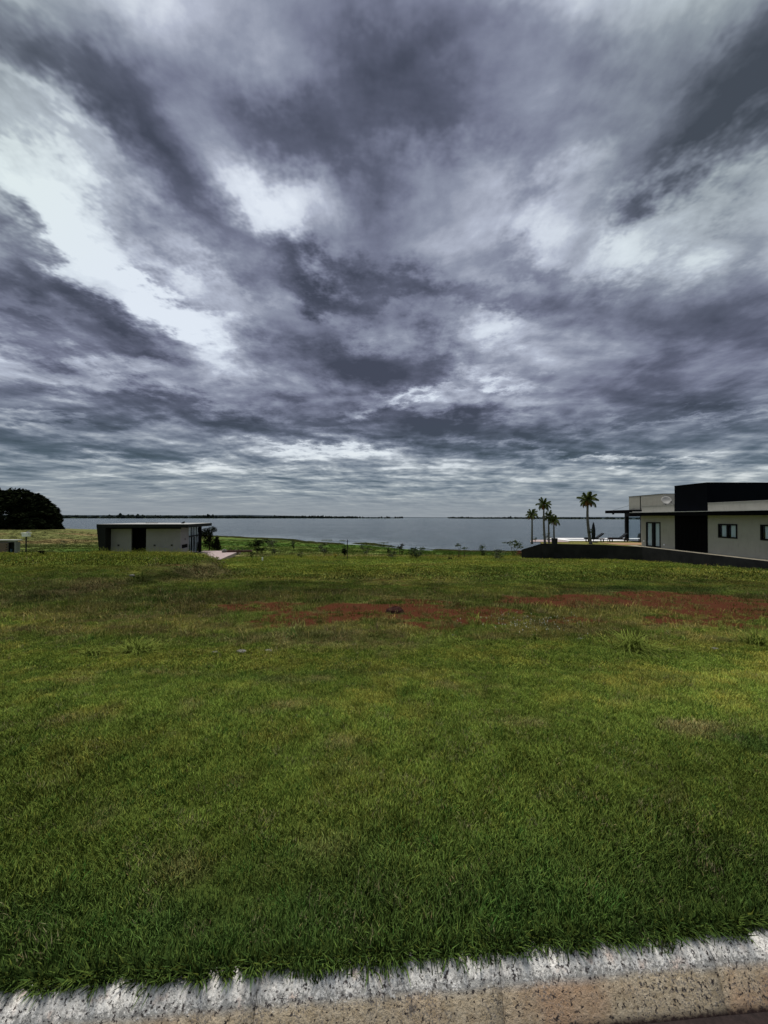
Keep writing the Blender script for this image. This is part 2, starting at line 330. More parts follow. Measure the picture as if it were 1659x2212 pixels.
# ------------------------------------------------------------------ materials
def mat(name, col, rough=.7, spec=.3, metal=0, var=.12, vs=6.0, bump=0.0, bs=40.0, streak=0.0, aniso=(1, 1, 1)):
    m = bpy.data.materials.new(name); m.use_nodes = True; n = NT(m.node_tree); b = m.node_tree.nodes['Principled BSDF']
    tc = n.new('ShaderNodeTexCoord').outputs['Object']
    v = n.vm('MULTIPLY', tc, aniso)
    f = n.noise(v, vs, 6, .6)
    c = n.mix(n.mr(f, .25, .75, 0, 1), tuple(x * (1 - var) for x in col), tuple(min(1, x * (1 + var)) for x in col))
    if streak:
        g = n.noise(n.vm('MULTIPLY', tc, (2.5, 2.5, .35)), 3.0, 5, .65)
        c = n.mix(n.mr(g, .52, .78, 0, streak), c, tuple(x * .45 for x in col))
    n.put(b.inputs['Base Color'], c); b.inputs['Roughness'].default_value = rough
    b.inputs['Specular IOR Level'].default_value = spec; b.inputs['Metallic'].default_value = metal
    if bump:
        bp = n.new('ShaderNodeBump'); bp.inputs['Strength'].default_value = .6; bp.inputs['Distance'].default_value = bump
        n.put(bp.inputs['Height'], n.noise(v, bs, 5, .6)); n.l.new(bp.outputs[0], b.inputs['Normal'])
    return m
def attr_mat(name, attr, kindof='INSTANCER', rough=.6, spec=.25, grad=True, dark=.45):
    m = bpy.data.materials.new(name); m.use_nodes = True; n = NT(m.node_tree); b = m.node_tree.nodes['Principled BSDF']
    a = n.new('ShaderNodeAttribute', attribute_type=kindof); a.attribute_name = attr
    v = n.new('ShaderNodeAttribute', attribute_type='GEOMETRY'); v.attribute_name = 'var'
    c = n.mix(1.0, a.outputs['Color'], v.outputs['Color'], 'MULTIPLY')
    n.put(b.inputs['Base Color'], c); b.inputs['Roughness'].default_value = rough; b.inputs['Specular IOR Level'].default_value = spec
    return m
M = {}
M['blade'] = attr_mat('grass_blade', 'tint', rough=.8, spec=.03)
M['wall_pale'] = mat('pale_plaster', (.335, .325, .285), .85, .2, var=.06, vs=1.5, bump=.003, bs=90, streak=.35)
M['wall_grey'] = mat('grey_plaster', (.21, .21, .216), .85, .2, var=.07, vs=1.3, bump=.003, bs=90, streak=.25)
M['black'] = mat('black_paint', (.0022, .0024, .003), .8, .03, var=.2, vs=2.)
M['blackwall'] = mat('black_plaster', (.0022, .003, .0046), .9, .03, var=.15, vs=1.4, bump=.003, bs=60)
M['retain'] = mat('dark_retaining_plaster', (.021, .021, .0225), .9, .04, var=.3, vs=1.2, bump=.004, bs=50, streak=.3)
M['fascia'] = mat('dark_fascia', (.013, .0145, .015), .8, .08, var=.15, vs=2.)
M['frame'] = mat('black_frame', (.004, .004, .0045), .6, .1)
M['roof_pale'] = mat('pale_roofing', (.30, .295, .28), .7, .3, var=.2, vs=2.)
M['flash'] = mat('white_flashing', (.40, .40, .39), .5, .4)
M['curtain'] = mat('white_curtain', (.86, .86, .86), .9, .1, var=.08, vs=12, aniso=(1, 1, .1))
M['concrete'] = mat('path_concrete', (.30, .27, .20), .9, .2, var=.2, vs=2., bump=.004, bs=40)
M['paving'] = mat('pink_paving', (.30, .235, .225), .85, .25, var=.18, vs=3., bump=.004, bs=30)
M['deck'] = mat('deck_wood', (.26, .155, .075), .7, .3, var=.25, vs=4., aniso=(.3, 4, 1))
M['pooltile'] = mat('white_pool_stone', (.7, .68, .67), .5, .4, var=.05)
M['wood_dark'] = mat('dark_lounger_wood', (.022, .013, .010), .5, .35, var=.3, vs=9)
M['fabric_dark'] = mat('dark_fabric', (.014, .016, .020), .9, .1)
M['bark_palm'] = mat('palm_bark', (.115, .110, .100), .9, .15, var=.35, vs=5., bump=.01, bs=25, aniso=(1, 1, 4))
M['bark'] = mat('bark', (.060, .048, .036), .9, .1, var=.3, vs=8)
M['husk'] = mat('palm_husk', (.13, .055, .025), .85, .1, var=.35, vs=12)
M['leaf_palm'] = mat('palm_leaf', (.060, .080, .018), .6, .12, var=.35, vs=3)
M['leaf_dry'] = mat('dry_palm_leaf', (.17, .085, .022), .7, .2, var=.3, vs=3)
M['leaf_dark'] = mat('dark_leaf', (.013, .017, .008), .9, .0, var=.5, vs=.35)
M['leaf_green'] = mat('shrub_leaf', (.030, .048, .016), .65, .15, var=.4, vs=5)
M['leaf_grey'] = mat('grey_green_leaf', (.046, .056, .027), .7, .15, var=.35, vs=5)
M['leaf_yellow'] = mat('yellow_leaf', (.26, .22, .03), .65, .15, var=.3, vs=5)
M['leaf_red'] = mat('red_leaf', (.11, .028, .018), .65, .15, var=.4, vs=5)
M['leaf_bright'] = mat('bright_blade', (.105, .135, .024), .8, .03, var=.3, vs=3)
M['terracotta'] = mat('rusty_steel', (.075, .040, .032), .8, .2, var=.3, vs=5)
M['brick'] = mat('red_brick', (.17, .125, .105), .9, .15, var=.35, vs=6, bump=.004, bs=40)
M['block'] = mat('grey_block', (.20, .205, .21), .9, .15, var=.25, vs=6, bump=.004, bs=40)
M['mortar'] = mat('mortar', (.16, .15, .14), .95, .1, var=.25, vs=6, bump=.004, bs=40)
M['slab'] = mat('concrete_slab', (.38, .38, .36), .8, .25, var=.1, vs=4)
M['blue'] = mat('blue_plastic', (.03, .07, .13), .5, .4)
M['white'] = mat('white_paint', (.74, .75, .76), .5, .4, var=.05)
M['pole'] = mat('dark_pole', (.012, .013, .014), .5, .3)
M['rock'] = mat('pale_rock', (.13, .125, .11), .9, .2, var=.25, vs=20, bump=.01, bs=60)
M['mound'] = mat('red_earth_lump', (.030, .012, .010), .95, .1, var=.4, vs=20, bump=.02, bs=40)
M['asphalt'] = mat('asphalt', (.020, .013, .012), .9, .25, var=.4, vs=60, bump=.006, bs=220)
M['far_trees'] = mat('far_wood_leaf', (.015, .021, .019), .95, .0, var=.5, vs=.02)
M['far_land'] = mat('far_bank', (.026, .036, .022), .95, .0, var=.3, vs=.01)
M['far_hill'] = mat('far_hill', (.026, .036, .046), .95, .0, var=.2, vs=.002)  # bluish tint paints in the haze of distance
M['weed_mat'] = mat('floating_weed', (.030, .045, .022), .8, .2, var=.4, vs=2)

def glass(name, tint=(.85, .9, .92)):
    m = bpy.data.materials.new(name); m.use_nodes = True; n = NT(m.node_tree); m.node_tree.nodes.clear()
    t = n.new('ShaderNodeBsdfTransparent'); t.inputs[0].default_value = (*tint, 1)
    ge = n.new('ShaderNodeNewGeometry'); g = n.new('ShaderNodeBsdfGlossy'); g.inputs['Roughness'].default_value = .02
    fr = n.new('ShaderNodeFresnel'); fr.inputs[0].default_value = 1.45
    mx = n.new('ShaderNodeMixShader'); n.put(mx.inputs[0], n.m('MULTIPLY', fr.outputs[0], n.m('SUBTRACT', 1.0, ge.outputs['Backfacing']))); n.l.new(t.outputs[0], mx.inputs[1]); n.l.new(g.outputs[0], mx.inputs[2])
    o = n.new('ShaderNodeOutputMaterial'); n.l.new(mx.outputs[0], o.inputs[0]); return m
M['glass'] = glass('window_glass')

def ground_mat():
    m = bpy.data.materials.new('ground'); m.use_nodes = True; n = NT(m.node_tree); b = m.node_tree.nodes['Principled BSDF']
    a = n.new('ShaderNodeAttribute', attribute_type='GEOMETRY'); a.attribute_name = 'tint'
    s = n.new('ShaderNodeAttribute', attribute_type='GEOMETRY'); s.attribute_name = 'soil'
    P = n.new('ShaderNodeNewGeometry').outputs['Position']
    f = n.noise(P, 9., 7, .65); g = n.noise(n.vm('MULTIPLY', P, (1, .35, 1)), 1.6, 6, .65); h = n.noise(P, 45., 4, .7)
    c = n.mix(n.mr(f, .3, .7), n.mix(1., a.outputs['Color'], (.62, .62, .6), 'MULTIPLY'), n.mix(1., a.outputs['Color'], (1.4, 1.36, 1.3), 'MULTIPLY'))
    c = n.mix(n.mr(g, .35, .65), n.mix(1., c, (.72, .76, .7), 'MULTIPLY'), n.mix(1., c, (1.2, 1.16, 1.1), 'MULTIPLY'))
    so_ = n.mix(n.mr(h, .3, .7), (.034, .010, .0045), (.082, .025, .009)); so_ = n.mix(n.mr(f, .4, .7), so_, (.056, .019, .008))
    c = n.mix(n.m('MULTIPLY', s.outputs['Fac'], n.mr(n.m('ADD', s.outputs['Fac'], n.m('MULTIPLY', n.m('SUBTRACT', f, .5), 1.3)), .35, .6)), c, so_)
    n.put(b.inputs['Base Color'], c); b.inputs['Roughness'].default_value = .95; b.inputs['Specular IOR Level'].default_value = .05
    bp = n.new('ShaderNodeBump'); bp.inputs['Strength'].default_value = .8; bp.inputs['Distance'].default_value = .05
    n.put(bp.inputs['Height'], n.m('ADD', f, n.m('MULTIPLY', h, .35))); n.l.new(bp.outputs[0], b.inputs['Normal'])
    return m
M['ground'] = ground_mat()

def water_mat():
    m = bpy.data.materials.new('lake_water'); m.use_nodes = True; n = NT(m.node_tree); b = m.node_tree.nodes['Principled BSDF']
    P = n.new('ShaderNodeNewGeometry').outputs['Position']
    a = n.new('ShaderNodeAttribute', attribute_type='GEOMETRY'); a.attribute_name = 'calm'
    calm = n.m('MULTIPLY', a.outputs['Fac'], n.mr(n.noise(n.vm('MULTIPLY', P, (.6, 1, 1)), .12, 4, .6), .3, .5))
    w1 = n.noise(n.vm('MULTIPLY', P, (.45, 1.2, 1)), .38, 5, .6); w2 = n.noise(n.vm('MULTIPLY', P, (.7, 1, 1)), 2.6, 4, .6)
    gust = n.m('MULTIPLY', n.mr(n.noise(n.vm('MULTIPLY', P, (.35, 1, 1)), .018, 5, .6), .3, .7, .7, 1.35), n.mr(n.noise(n.vm('MULTIPLY', P, (.8, .45, 1)), .16, 5, .7), .32, .68, .25, 1.9))
    hgt = n.m('ADD', n.m('MULTIPLY', w1, .55), n.m('MULTIPLY', w2, .12))
    bp = n.new('ShaderNodeBump'); bp.inputs['Distance'].default_value = 1.0
    n.put(bp.inputs['Strength'], n.m('MULTIPLY', n.m('SUBTRACT', 1.0, n.m('MULTIPLY', calm, .93)), n.m('MULTIPLY', gust, 1.0)))
    n.put(bp.inputs['Height'], hgt); n.l.new(bp.outputs[0], b.inputs['Normal'])
    n.put(b.inputs['Base Color'], (.022, .036, .045, 1)); n.put(b.inputs['Roughness'], n.m('MULTIPLY_ADD', calm, -.1, .16)); b.inputs['IOR'].default_value = 1.333
    b.inputs['Specular IOR Level'].default_value = .5
    return m
M['water'] = water_mat()

def kerb_mat():
    m = bpy.data.materials.new('kerb_concrete'); m.use_nodes = True; n = NT(m.node_tree); b = m.node_tree.nodes['Principled BSDF']
    P = n.new('ShaderNodeNewGeometry').outputs['Position']
    a = n.new('ShaderNodeAttribute', attribute_type='GEOMETRY'); a.attribute_name = 'across'
    u = a.outputs['Fac']                # 0 at the back of the top, 1 at the foot of the face
    n1 = n.noise(P, 7., 4, .6); n2 = n.noise(P, 100., 4, .7); n3 = n.noise(P, 45., 5, .7); n4 = n.noise(P, 2.3, 3, .6)
    conc = n.mix(n.mr(n3, .35, .7), (.30, .29, .27), (.52, .50, .46))
    tan = n.mix(n.mr(n3, .3, .7), (.50, .38, .23), (.74, .60, .41))
    tan = n.mix(n.mr(n4, .46, .66, 0, .7), tan, (.55, .31, .17))
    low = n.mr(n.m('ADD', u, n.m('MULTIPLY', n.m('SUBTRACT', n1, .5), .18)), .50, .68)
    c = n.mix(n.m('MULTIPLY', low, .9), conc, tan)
    c = n.mix(n.mr(n1, .64, .72, 0, .8), c, (.10, .095, .10))
    pt = n.m('ADD', n.m('MULTIPLY', n.m('SUBTRACT', n2, .5), 1.7), n.m('ADD', n.m('MULTIPLY', n.m('SUBTRACT', n3, .5), .7), n.m('MULTIPLY', n.m('SUBTRACT', n1, .5), .55)))
    paint = n.mr(n.m('ADD', pt, n.mr(u, .36, .76, .26, -.62, False)), -.03, .06)
    white = n.mix(n.mr(n3, .3, .7), (.62, .59, .54), (.82, .79, .74))
    white = n.mix(n.mr(n.noise(P, 14., 3, .5), .56, .72, 0, .5), white, (.55, .33, .22))
    c = n.mix(paint, c, white)
    pits = n.mr(n.noise(n.vm('ADD', P, (3, 1, 2)), 85., 4, .65), .36, .43)
    c = n.mix(pits, (.055, .045, .045), c)
    sp = n.new('ShaderNodeTexVoronoi'); n.put(sp.inputs['Vector'], n.vm('ADD', P, n.vm('MULTIPLY', n.noise(P, 60., 2, .5, 0, True), (.012, .012, .012)))); sp.inputs['Scale'].default_value = 120.
    c = n.mix(n.m('MULTIPLY', n.mr(sp.outputs['Distance'], .30, .42, 1, 0), n.mr(n1, .40, .60, .1, .75)), c, (.20, .18, .17))
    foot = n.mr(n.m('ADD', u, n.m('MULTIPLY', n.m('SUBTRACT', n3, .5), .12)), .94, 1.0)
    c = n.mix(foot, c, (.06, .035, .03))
    n.put(b.inputs['Base Color'], c); b.inputs['Roughness'].default_value = .9; b.inputs['Specular IOR Level'].default_value = .2
    bp = n.new('ShaderNodeBump'); bp.inputs['Strength'].default_value = 1.; bp.inputs['Distance'].default_value = .004
    n.put(bp.inputs['Height'], n.m('ADD', n.m('ADD', n2, n3), n.m('MULTIPLY', pits, .5))); n.l.new(bp.outputs[0], b.inputs['Normal'])
    return m
M['kerb'] = kerb_mat()

# ------------------------------------------------------------------ ground sheet
def grid(name, xs, ys, zfun, m, attrs):
    X, Y = np.meshgrid(xs, ys); Z = zfun(X, Y); nx, ny = len(xs), len(ys)
    me = bpy.data.meshes.new(name); me.vertices.add(nx * ny)
    me.vertices.foreach_set('co', np.stack([X, Y, Z], -1).astype('f').ravel())
    i = np.arange(nx * ny).reshape(ny, nx); q = np.stack([i[:-1, :-1], i[:-1, 1:], i[1:, 1:], i[1:, :-1]], -1).reshape(-1, 4)
    me.loops.add(q.size); me.loops.foreach_set('vertex_index', q.ravel().astype('i'))
    me.polygons.add(len(q)); me.polygons.foreach_set('loop_start', np.arange(0, q.size, 4).astype('i')); me.polygons.foreach_set('loop_total', np.full(len(q), 4, 'i'))
    me.update(); me.polygons.foreach_set('use_smooth', np.ones(len(q), bool))
    for an, (ty, fn) in attrs.items():
        at_ = me.attributes.new(an, ty, 'POINT'); v = fn(X, Y)
        if ty == 'FLOAT': at_.data.foreach_set('value', v.astype('f').ravel())
        else: at_.data.foreach_set('color', np.concatenate([v, np.ones(v.shape[:-1] + (1,))], -1).astype('f').ravel())
    me.materials.append(m); o = bpy.data.objects.new(name, me); COL.objects.link(o); return o
def axis(a, b, s0, g):                  # spacing grows away from the camera
    o = [a]; s = s0
    while o[-1] < b: o.append(o[-1] + s); s = s0 + g * (o[-1] - a)
    return np.array(o)
ys_ = axis(1.0, 460, .045, .014); xp = axis(0, 620, .07, .017); xs_ = np.concatenate([-xp[:0:-1], xp])
def zground(X, Y):
    z = zf(X, Y); k = Y - kerb_y(X)
    return np.where(k < .07, -.5, np.where(k < .16, np.minimum(z, -.012), z))
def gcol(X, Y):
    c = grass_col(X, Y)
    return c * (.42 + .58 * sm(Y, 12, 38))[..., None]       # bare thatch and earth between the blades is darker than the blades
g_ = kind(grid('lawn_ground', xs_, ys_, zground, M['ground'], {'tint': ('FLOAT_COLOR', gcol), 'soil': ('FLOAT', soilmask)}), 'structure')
lk = kind(grid('lake', np.concatenate([-axis(0, 9000, 2.5, .05)[:0:-1], axis(0, 9000, 2.5, .05)]), axis(60, 12000, 1.5, .03), lambda X, Y: X * 0 + LAKE, M['water'],
          {'calm': ('FLOAT', lambda X, Y: (1 - sm(Y - shore(X), 4, 26 + 10 * vn(X / 20., Y * 0, 9))) * sm(X, -75, -45) * (1 - sm(X, 6, 26)) + (1 - sm(Y - shore(X), .5, 5)) * .6)}), 'structure')
# street in front of the kerb, behind the camera too
def kx(X, off, z): return (X, float(kerb_y(X)) + off, z)
road = MB(); road.add([kx(-60, .02, -.155), kx(60, .02, -.155), kx(60, -9, -.10), kx(-60, -9, -.10)], [(0, 3, 2, 1)]).obj('street', M['asphalt']); kind(bpy.data.objects['street'], 'structure')
vg = MB(); vg.add([kx(-600, -8.98, -.12), kx(600, -8.98, -.12), (600, -600, -.12), (-600, -600, -.12)], [(0, 3, 2, 1)]).obj('verge_ground', mat('verge_green', (.07, .09, .03), .95)); kind(bpy.data.objects['verge_ground'], 'structure')
kb = MB()
kb.add([kx(-60, .12, -.165), kx(60, .12, -.165), kx(60, .12, -.2), kx(-60, .12, -.2), kx(-60, .01, -.2), kx(60, .01, -.2), kx(60, .0, -.165), kx(-60, .0, -.165)],
       [(0, 1, 2, 3), (4, 5, 6, 7), (7, 6, 1, 0), (3, 2, 5, 4)])
kerb = kb.obj('kerb', M['mortar']); kind(kerb, 'structure')
prof = [(.125, -.004, 0), (.10, 0, .1), (.085, -.003, .2), (.070, -.009, .30), (.056, -.020, .40), (.043, -.035, .50), (.031, -.055, .62), (.018, -.082, .78), (.003, -.121, .91), (-.011, -.153, 1.), (-.013, -.18, 1.1)]
def kerb_stone(x0, x1, sd):
    rs = np.random.RandomState(sd); n = 12; v = []; ac = []
    tz = ty = 0
    for i in range(n + 1):
        x = x0 + (x1 - x0) * i / n; e = min(i, n - i)
        for j, (o, z, a) in enumerate(prof):
            sh = .0006 if e == 0 else 0
            k = (vn(x * 9, j * .7, 31) - .5) * .010
            v.append((x, float(kerb_y(x)) + o + ty + k * (.4 if j < 8 else 0) + (sh if j > 3 else 0), z + tz - sh + k * .35)); ac.append(a)
    m_ = len(prof); f = [(i * m_ + j, i * m_ + j + 1, (i + 1) * m_ + j + 1, (i + 1) * m_ + j) for i in range(n) for j in range(m_ - 1)]
    f += [tuple(range(m_ - 1, -1, -1)), tuple(n * m_ + j for j in range(m_))]
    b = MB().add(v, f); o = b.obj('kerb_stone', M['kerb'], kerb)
    for p in o.data.polygons: p.use_smooth = len(p.vertices) == 4
    at_ = o.data.attributes.new('across', 'FLOAT', 'POINT'); at_.data.foreach_set('value', np.array(ac, 'f'))
xk = -8.05 + .44; i = 0
while xk < 8:
    w = .80 + .02 * math.sin(i * 2.3); kerb_stone(xk, xk + w - .0015, i); xk += w; i += 1

# ------------------------------------------------------------------ grass as instanced tufts
def tuft(name, nb, rad, h0, h1, wd, lean, seed, segs=2, pale=.06, stalk=0):
    rs = np.random.RandomState(seed); v = []; f = []; cv = []
    for k in range(nb):
        a = rs.uniform(0, 6.283); r = rad * math.sqrt(rs.uniform(0, 1)); bx, by = r * math.cos(a), r * math.sin(a)
        h = rs.uniform(h0, h1); d = rs.uniform(0, 6.283); ln = lean * rs.uniform(.3, 1.3) * h; w = wd * rs.uniform(.7, 1.3)
        wa = d + 1.57 + rs.uniform(-.6, .6); wx, wy = math.cos(wa) * w / 2, math.sin(wa) * w / 2; dx, dy = math.cos(d) * ln, math.sin(d) * ln
        br = rs.uniform(.7, 1.35); c = np.array((br, br, br)) * (np.array((1.25, 1.0, .9)) if rs.rand() < pale * 2.2 else np.array((1, 1, 1)))
        if rs.rand() < pale: c = np.array((1.6, 1.3, 1.3)) * rs.uniform(.8, 1.2)
        o = len(v)
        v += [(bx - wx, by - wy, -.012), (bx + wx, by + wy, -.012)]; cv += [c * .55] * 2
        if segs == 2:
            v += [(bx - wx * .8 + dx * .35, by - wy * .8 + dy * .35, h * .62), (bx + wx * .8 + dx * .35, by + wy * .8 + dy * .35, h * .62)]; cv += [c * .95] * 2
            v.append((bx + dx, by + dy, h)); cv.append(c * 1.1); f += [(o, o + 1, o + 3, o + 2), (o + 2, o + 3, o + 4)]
        else:
            v.append((bx + dx, by + dy, h)); cv.append(c * 1.1); f.append((o, o + 1, o + 2))
    for k in range(stalk):
        a = rs.uniform(0, 6.283); h = rs.uniform(h1 * 1.2, h1 * 2.2); bx, by = rad * .5 * math.cos(a), rad * .5 * math.sin(a); o = len(v); ln = h * rs.uniform(.05, .35); d = rs.uniform(0, 6.28)
        tx, ty = bx + math.cos(d) * ln, by + math.sin(d) * ln; w = wd * .5
        v += [(bx - w, by, 0), (bx + w, by, 0), (tx, ty, h), (tx - w * 1.6, ty, h * .85), (tx + w * 1.6, ty, h * .85)]; cv += [np.array((1.5, 1.35, 1.5))] * 5
        f += [(o, o + 1, o + 2), (o + 3, o + 4, o + 2)]
    me = bpy.data.meshes.new(name); me.from_pydata(v, [], f); me.update(); me.materials.append(M['blade'])
    at_ = me.attributes.new('var', 'FLOAT_COLOR', 'POINT'); at_.data.foreach_set('color', np.concatenate([np.array(cv), np.ones((len(cv), 1))], 1).astype('f').ravel())
    return me
def scatter(name, pts, tint, rot, scale, idx, protos):
    n = len(pts); me = bpy.data.meshes.new(name); me.vertices.add(n); me.vertices.foreach_set('co', pts.astype('f').ravel())
    a = me.attributes.new('tint', 'FLOAT_COLOR', 'POINT'); a.data.foreach_set('color', np.concatenate([tint, np.ones((n, 1))], 1).astype('f').ravel())
    a = me.attributes.new('rot', 'FLOAT_VECTOR', 'POINT'); a.data.foreach_set('vector', rot.astype('f').ravel())
    a = me.attributes.new('scl', 'FLOAT_VECTOR', 'POINT'); a.data.foreach_set('vector', scale.astype('f').ravel())
    a = me.attributes.new('idx', 'INT', 'POINT'); a.data.foreach_set('value', idx.astype('i'))
    me.materials.append(M['blade'])
    o = bpy.data.objects.new(name, me); COL.objects.link(o)
    gt = bpy.data.node_groups.new(name + '_nodes', 'GeometryNodeTree')
    gt.interface.new_socket('Geometry', in_out='INPUT', socket_type='NodeSocketGeometry'); gt.interface.new_socket('Geometry', in_out='OUTPUT', socket_type='NodeSocketGeometry')
    gi = gt.nodes.new('NodeGroupInput'); go = gt.nodes.new('NodeGroupOutput'); iop = gt.nodes.new('GeometryNodeInstanceOnPoints'); jn = gt.nodes.new('GeometryNodeJoinGeometry')
    for pm in reversed(protos):
        po = bpy.data.objects.new(pm.name, pm)      # never linked: only feeds the nodes
        oi = gt.nodes.new('GeometryNodeObjectInfo'); oi.inputs['Object'].default_value = po; oi.inputs['As Instance'].default_value = True
        gt.links.new(oi.outputs['Geometry'], jn.inputs[0])
    gt.links.new(jn.outputs[0], iop.inputs['Instance']); iop.inputs['Pick Instance'].default_value = True
    gt.links.new(gi.outputs[0], iop.inputs['Points'])
    for nm, ty, sk in (('idx', 'INT', 'Instance Index'), ('rot', 'FLOAT_VECTOR', 'Rotation'), ('scl', 'FLOAT_VECTOR', 'Scale')):
        na = gt.nodes.new('GeometryNodeInputNamedAttribute'); na.data_type = ty; na.inputs[0].default_value = nm
        gt.links.new(na.outputs['Attribute'], iop.inputs[sk])
    gt.links.new(iop.outputs[0], go.inputs[0])
    md = o.modifiers.new('tufts', 'NODES'); md.node_group = gt; return o
def zone(y0, y1, dens, spread=1.16, pad=.6):
    n = int(dens * (spread * (y1 ** 2 - y0 ** 2) + 2 * pad * (y1 - y0)))
    u = RS.rand(n); wd = lambda y: spread * y * y + 2 * pad * y
    # inverse of the area by a table, so that density is even
    t = np.linspace(y0, y1, 200); cdf = (wd(t) - wd(y0)) / (wd(y1) - wd(y0)); Y = np.interp(u, cdf, t)
    X = (RS.rand(n) * 2 - 1) * (spread * Y + pad); return X, Y
TERR = [(22.9, -20), (22.9, 34.2), (21.1, 36.4), (19.2, 37.2), (15.6, 38.2), (13.6, 38.4), (14.0, 40.5), (17.5, 47), (28, 50), (60, 50), (60, -20)]
def inside(X, Y, P):
    r = np.zeros(X.shape, bool)
    for i in range(len(P)):
        (x0, y0), (x1, y1) = P[i], P[(i + 1) % len(P)]
        if y0 == y1: continue
        c = ((y0 > Y) != (y1 > Y)) & (X < (x1 - x0) * (Y - y0) / (y1 - y0) + x0); r ^= c
    return r
CO = Vector((-20.05, 38.0, -2.5)); CA = R(9.5)            # cabin corner and turn
def cab_local(X, Y):
    dx, dy = X - CO.x, Y - CO.y; return dx * math.cos(CA) + dy * math.sin(CA), -dx * math.sin(CA) + dy * math.cos(CA)
def tufts(name, y0, y1, dens, protos, smin, smax, zfilter=None, tintmul=1.0, wildp=0, hvar=True):
    X, Y = zone(y0, y1, dens); k = Y - kerb_y(X)
    keep = (k > .115) & ~inside(X, Y, TERR)
    lx, ly = cab_local(X, Y); keep &= ~((lx > -7.6) & (lx < 4.25) & (ly > -3.2) & (ly < 7))
    sm_ = soilmask(X, Y); keep &= RS.rand(len(X)) > sm_ * .91
    w = wild(X, Y)
    if wildp: keep &= RS.rand(len(X)) < w * wildp
    X, Y, w = X[keep], Y[keep], w[keep]; n = len(X)
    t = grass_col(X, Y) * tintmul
    t *= (.8 + .4 * RS.rand(n))[:, None]; t *= (.74 + .52 * vn(X / .11, Y / .11, 101))[:, None]; dd = RS.rand(n) < .035; t[dd] = t[dd] * .3 + np.array((.20, .17, .10)) * .7; dd = RS.rand(n) < .04; t[dd] = np.array((.05, .12, .022))
    p = np.stack([X, Y, zf(X, Y) - .004], 1)
    rt = np.stack([RS.normal(0, .16, n), RS.normal(0, .16, n), RS.rand(n) * 6.283], 1)
    s = RS.uniform(smin, smax, n) * (.78 + .5 * vn(X / .5, Y / .4, 105))
    s = np.stack([s, s, s * (.85 + .35 * RS.rand(n)) * (1 + .45 * w)], 1)
    return kind(scatter(name, p, t, rt, s, RS.randint(0, len(protos), n), protos), 'stuff')
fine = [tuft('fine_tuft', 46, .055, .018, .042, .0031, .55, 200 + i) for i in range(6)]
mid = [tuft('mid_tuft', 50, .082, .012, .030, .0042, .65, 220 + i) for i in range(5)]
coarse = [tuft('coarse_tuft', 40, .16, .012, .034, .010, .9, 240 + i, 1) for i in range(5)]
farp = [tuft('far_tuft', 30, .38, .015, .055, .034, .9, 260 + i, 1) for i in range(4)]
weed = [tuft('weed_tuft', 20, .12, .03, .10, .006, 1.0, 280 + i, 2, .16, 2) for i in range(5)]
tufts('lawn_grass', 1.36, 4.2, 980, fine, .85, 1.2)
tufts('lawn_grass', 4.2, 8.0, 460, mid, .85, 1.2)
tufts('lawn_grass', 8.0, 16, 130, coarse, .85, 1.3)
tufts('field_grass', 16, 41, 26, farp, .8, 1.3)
tufts('weedy_grass', 5.2, 13.5, 22, weed, .5, 1.2, wildp=.8, tintmul=.95)
# fringe that hangs over the kerb
n = 2600; X = RS.uniform(-5.5, 5.5, n); off = np.abs(RS.normal(0, .018, n)); Y = kerb_y(X) + .105 + off + .022 * (fbm(X / .12, X * 0, 111, 3) - .5) * 2
t = mixc(np.zeros((n, 3)) + DG, GR, RS.rand(n) ** 2 * .7) * (.45 + .5 * RS.rand(n))[:, None]  # greens darkened to paint in the shade along the grass edge
fr = [tuft('fringe_tuft', 12, .016, .03, .062, .0046, .7, 300 + i) for i in range(4)]
kind(scatter('kerb_fringe_grass', np.stack([X, Y, X * 0 + .0], 1), t, np.stack([RS.uniform(.2, .85, n), RS.normal(0, .4, n), RS.normal(0, .5, n)], 1),
     np.repeat(RS.uniform(.7, 1.25, n)[:, None], 3, 1), RS.randint(0, 4, n), fr), 'stuff')

# ------------------------------------------------------------------ far shores
def bank(name, P, hgt, m, label=None):                   # P: points along the water's edge; a low ridge with real depth
    v = []; f = []; n = len(P)
    for (x, y, h) in P:
        d = Vector((x, y, 0)).normalized()
        for (o, z) in ((0, -.5), (15, .7), (60, 1 + h * .08), (200, 1 + h * .2), (600, h * .7), (1500, -3)):
            v.append((x + d.x * o, y + d.y * o, LAKE + z))
    for i in range(n - 1):
        for j in range(5): f.append((i * 6 + j, (i + 1) * 6 + j, (i + 1) * 6 + j + 1, i * 6 + j + 1))
    return kind(MB().add(v, f).obj(name, m, smooth=True), 'structure')
def interp_path(P, step):
    o = []
    for (a, b) in zip(P[:-1], P[1:]):
        L = math.dist(a[:2], b[:2]); k = max(1, int(L / step))
        for i in range(k): o.append(tuple(a[j] + (b[j] - a[j]) * i / k for j in range(3)))
    o.append(P[-1]); return o
def pd(px, D, h): return ((px - CX) / F * D, D, h)
LB = interp_path([pd(-700, 1300, 8), pd(-200, 1350, 7), pd(60, 1450, 6), pd(150, 1650, 6), pd(240, 1950, 6), pd(320, 2350, 5), pd(400, 2750, 2)], 30)
RB = interp_path([pd(450, 3300, 2), pd(470, 2900, 4), pd(560, 2500, 6), pd(640, 2300, 6), pd(800, 2200, 8), pd(1300, 2100, 10)], 30)
FB = interp_path([pd(280, 6000, 22), pd(384, 6500, 18), pd(430, 7000, 14), pd(470, 6500, 18), pd(560, 5200, 30), pd(620, 4600, 34), pd(700, 4300, 30), pd(1300, 4300, 30)], 120)
bank('left_far_bank', LB, 6, M['far_land']); bank('right_far_bank', RB, 6, M['far_land']); bank('distant_hills', FB, 20, M['far_hill'])
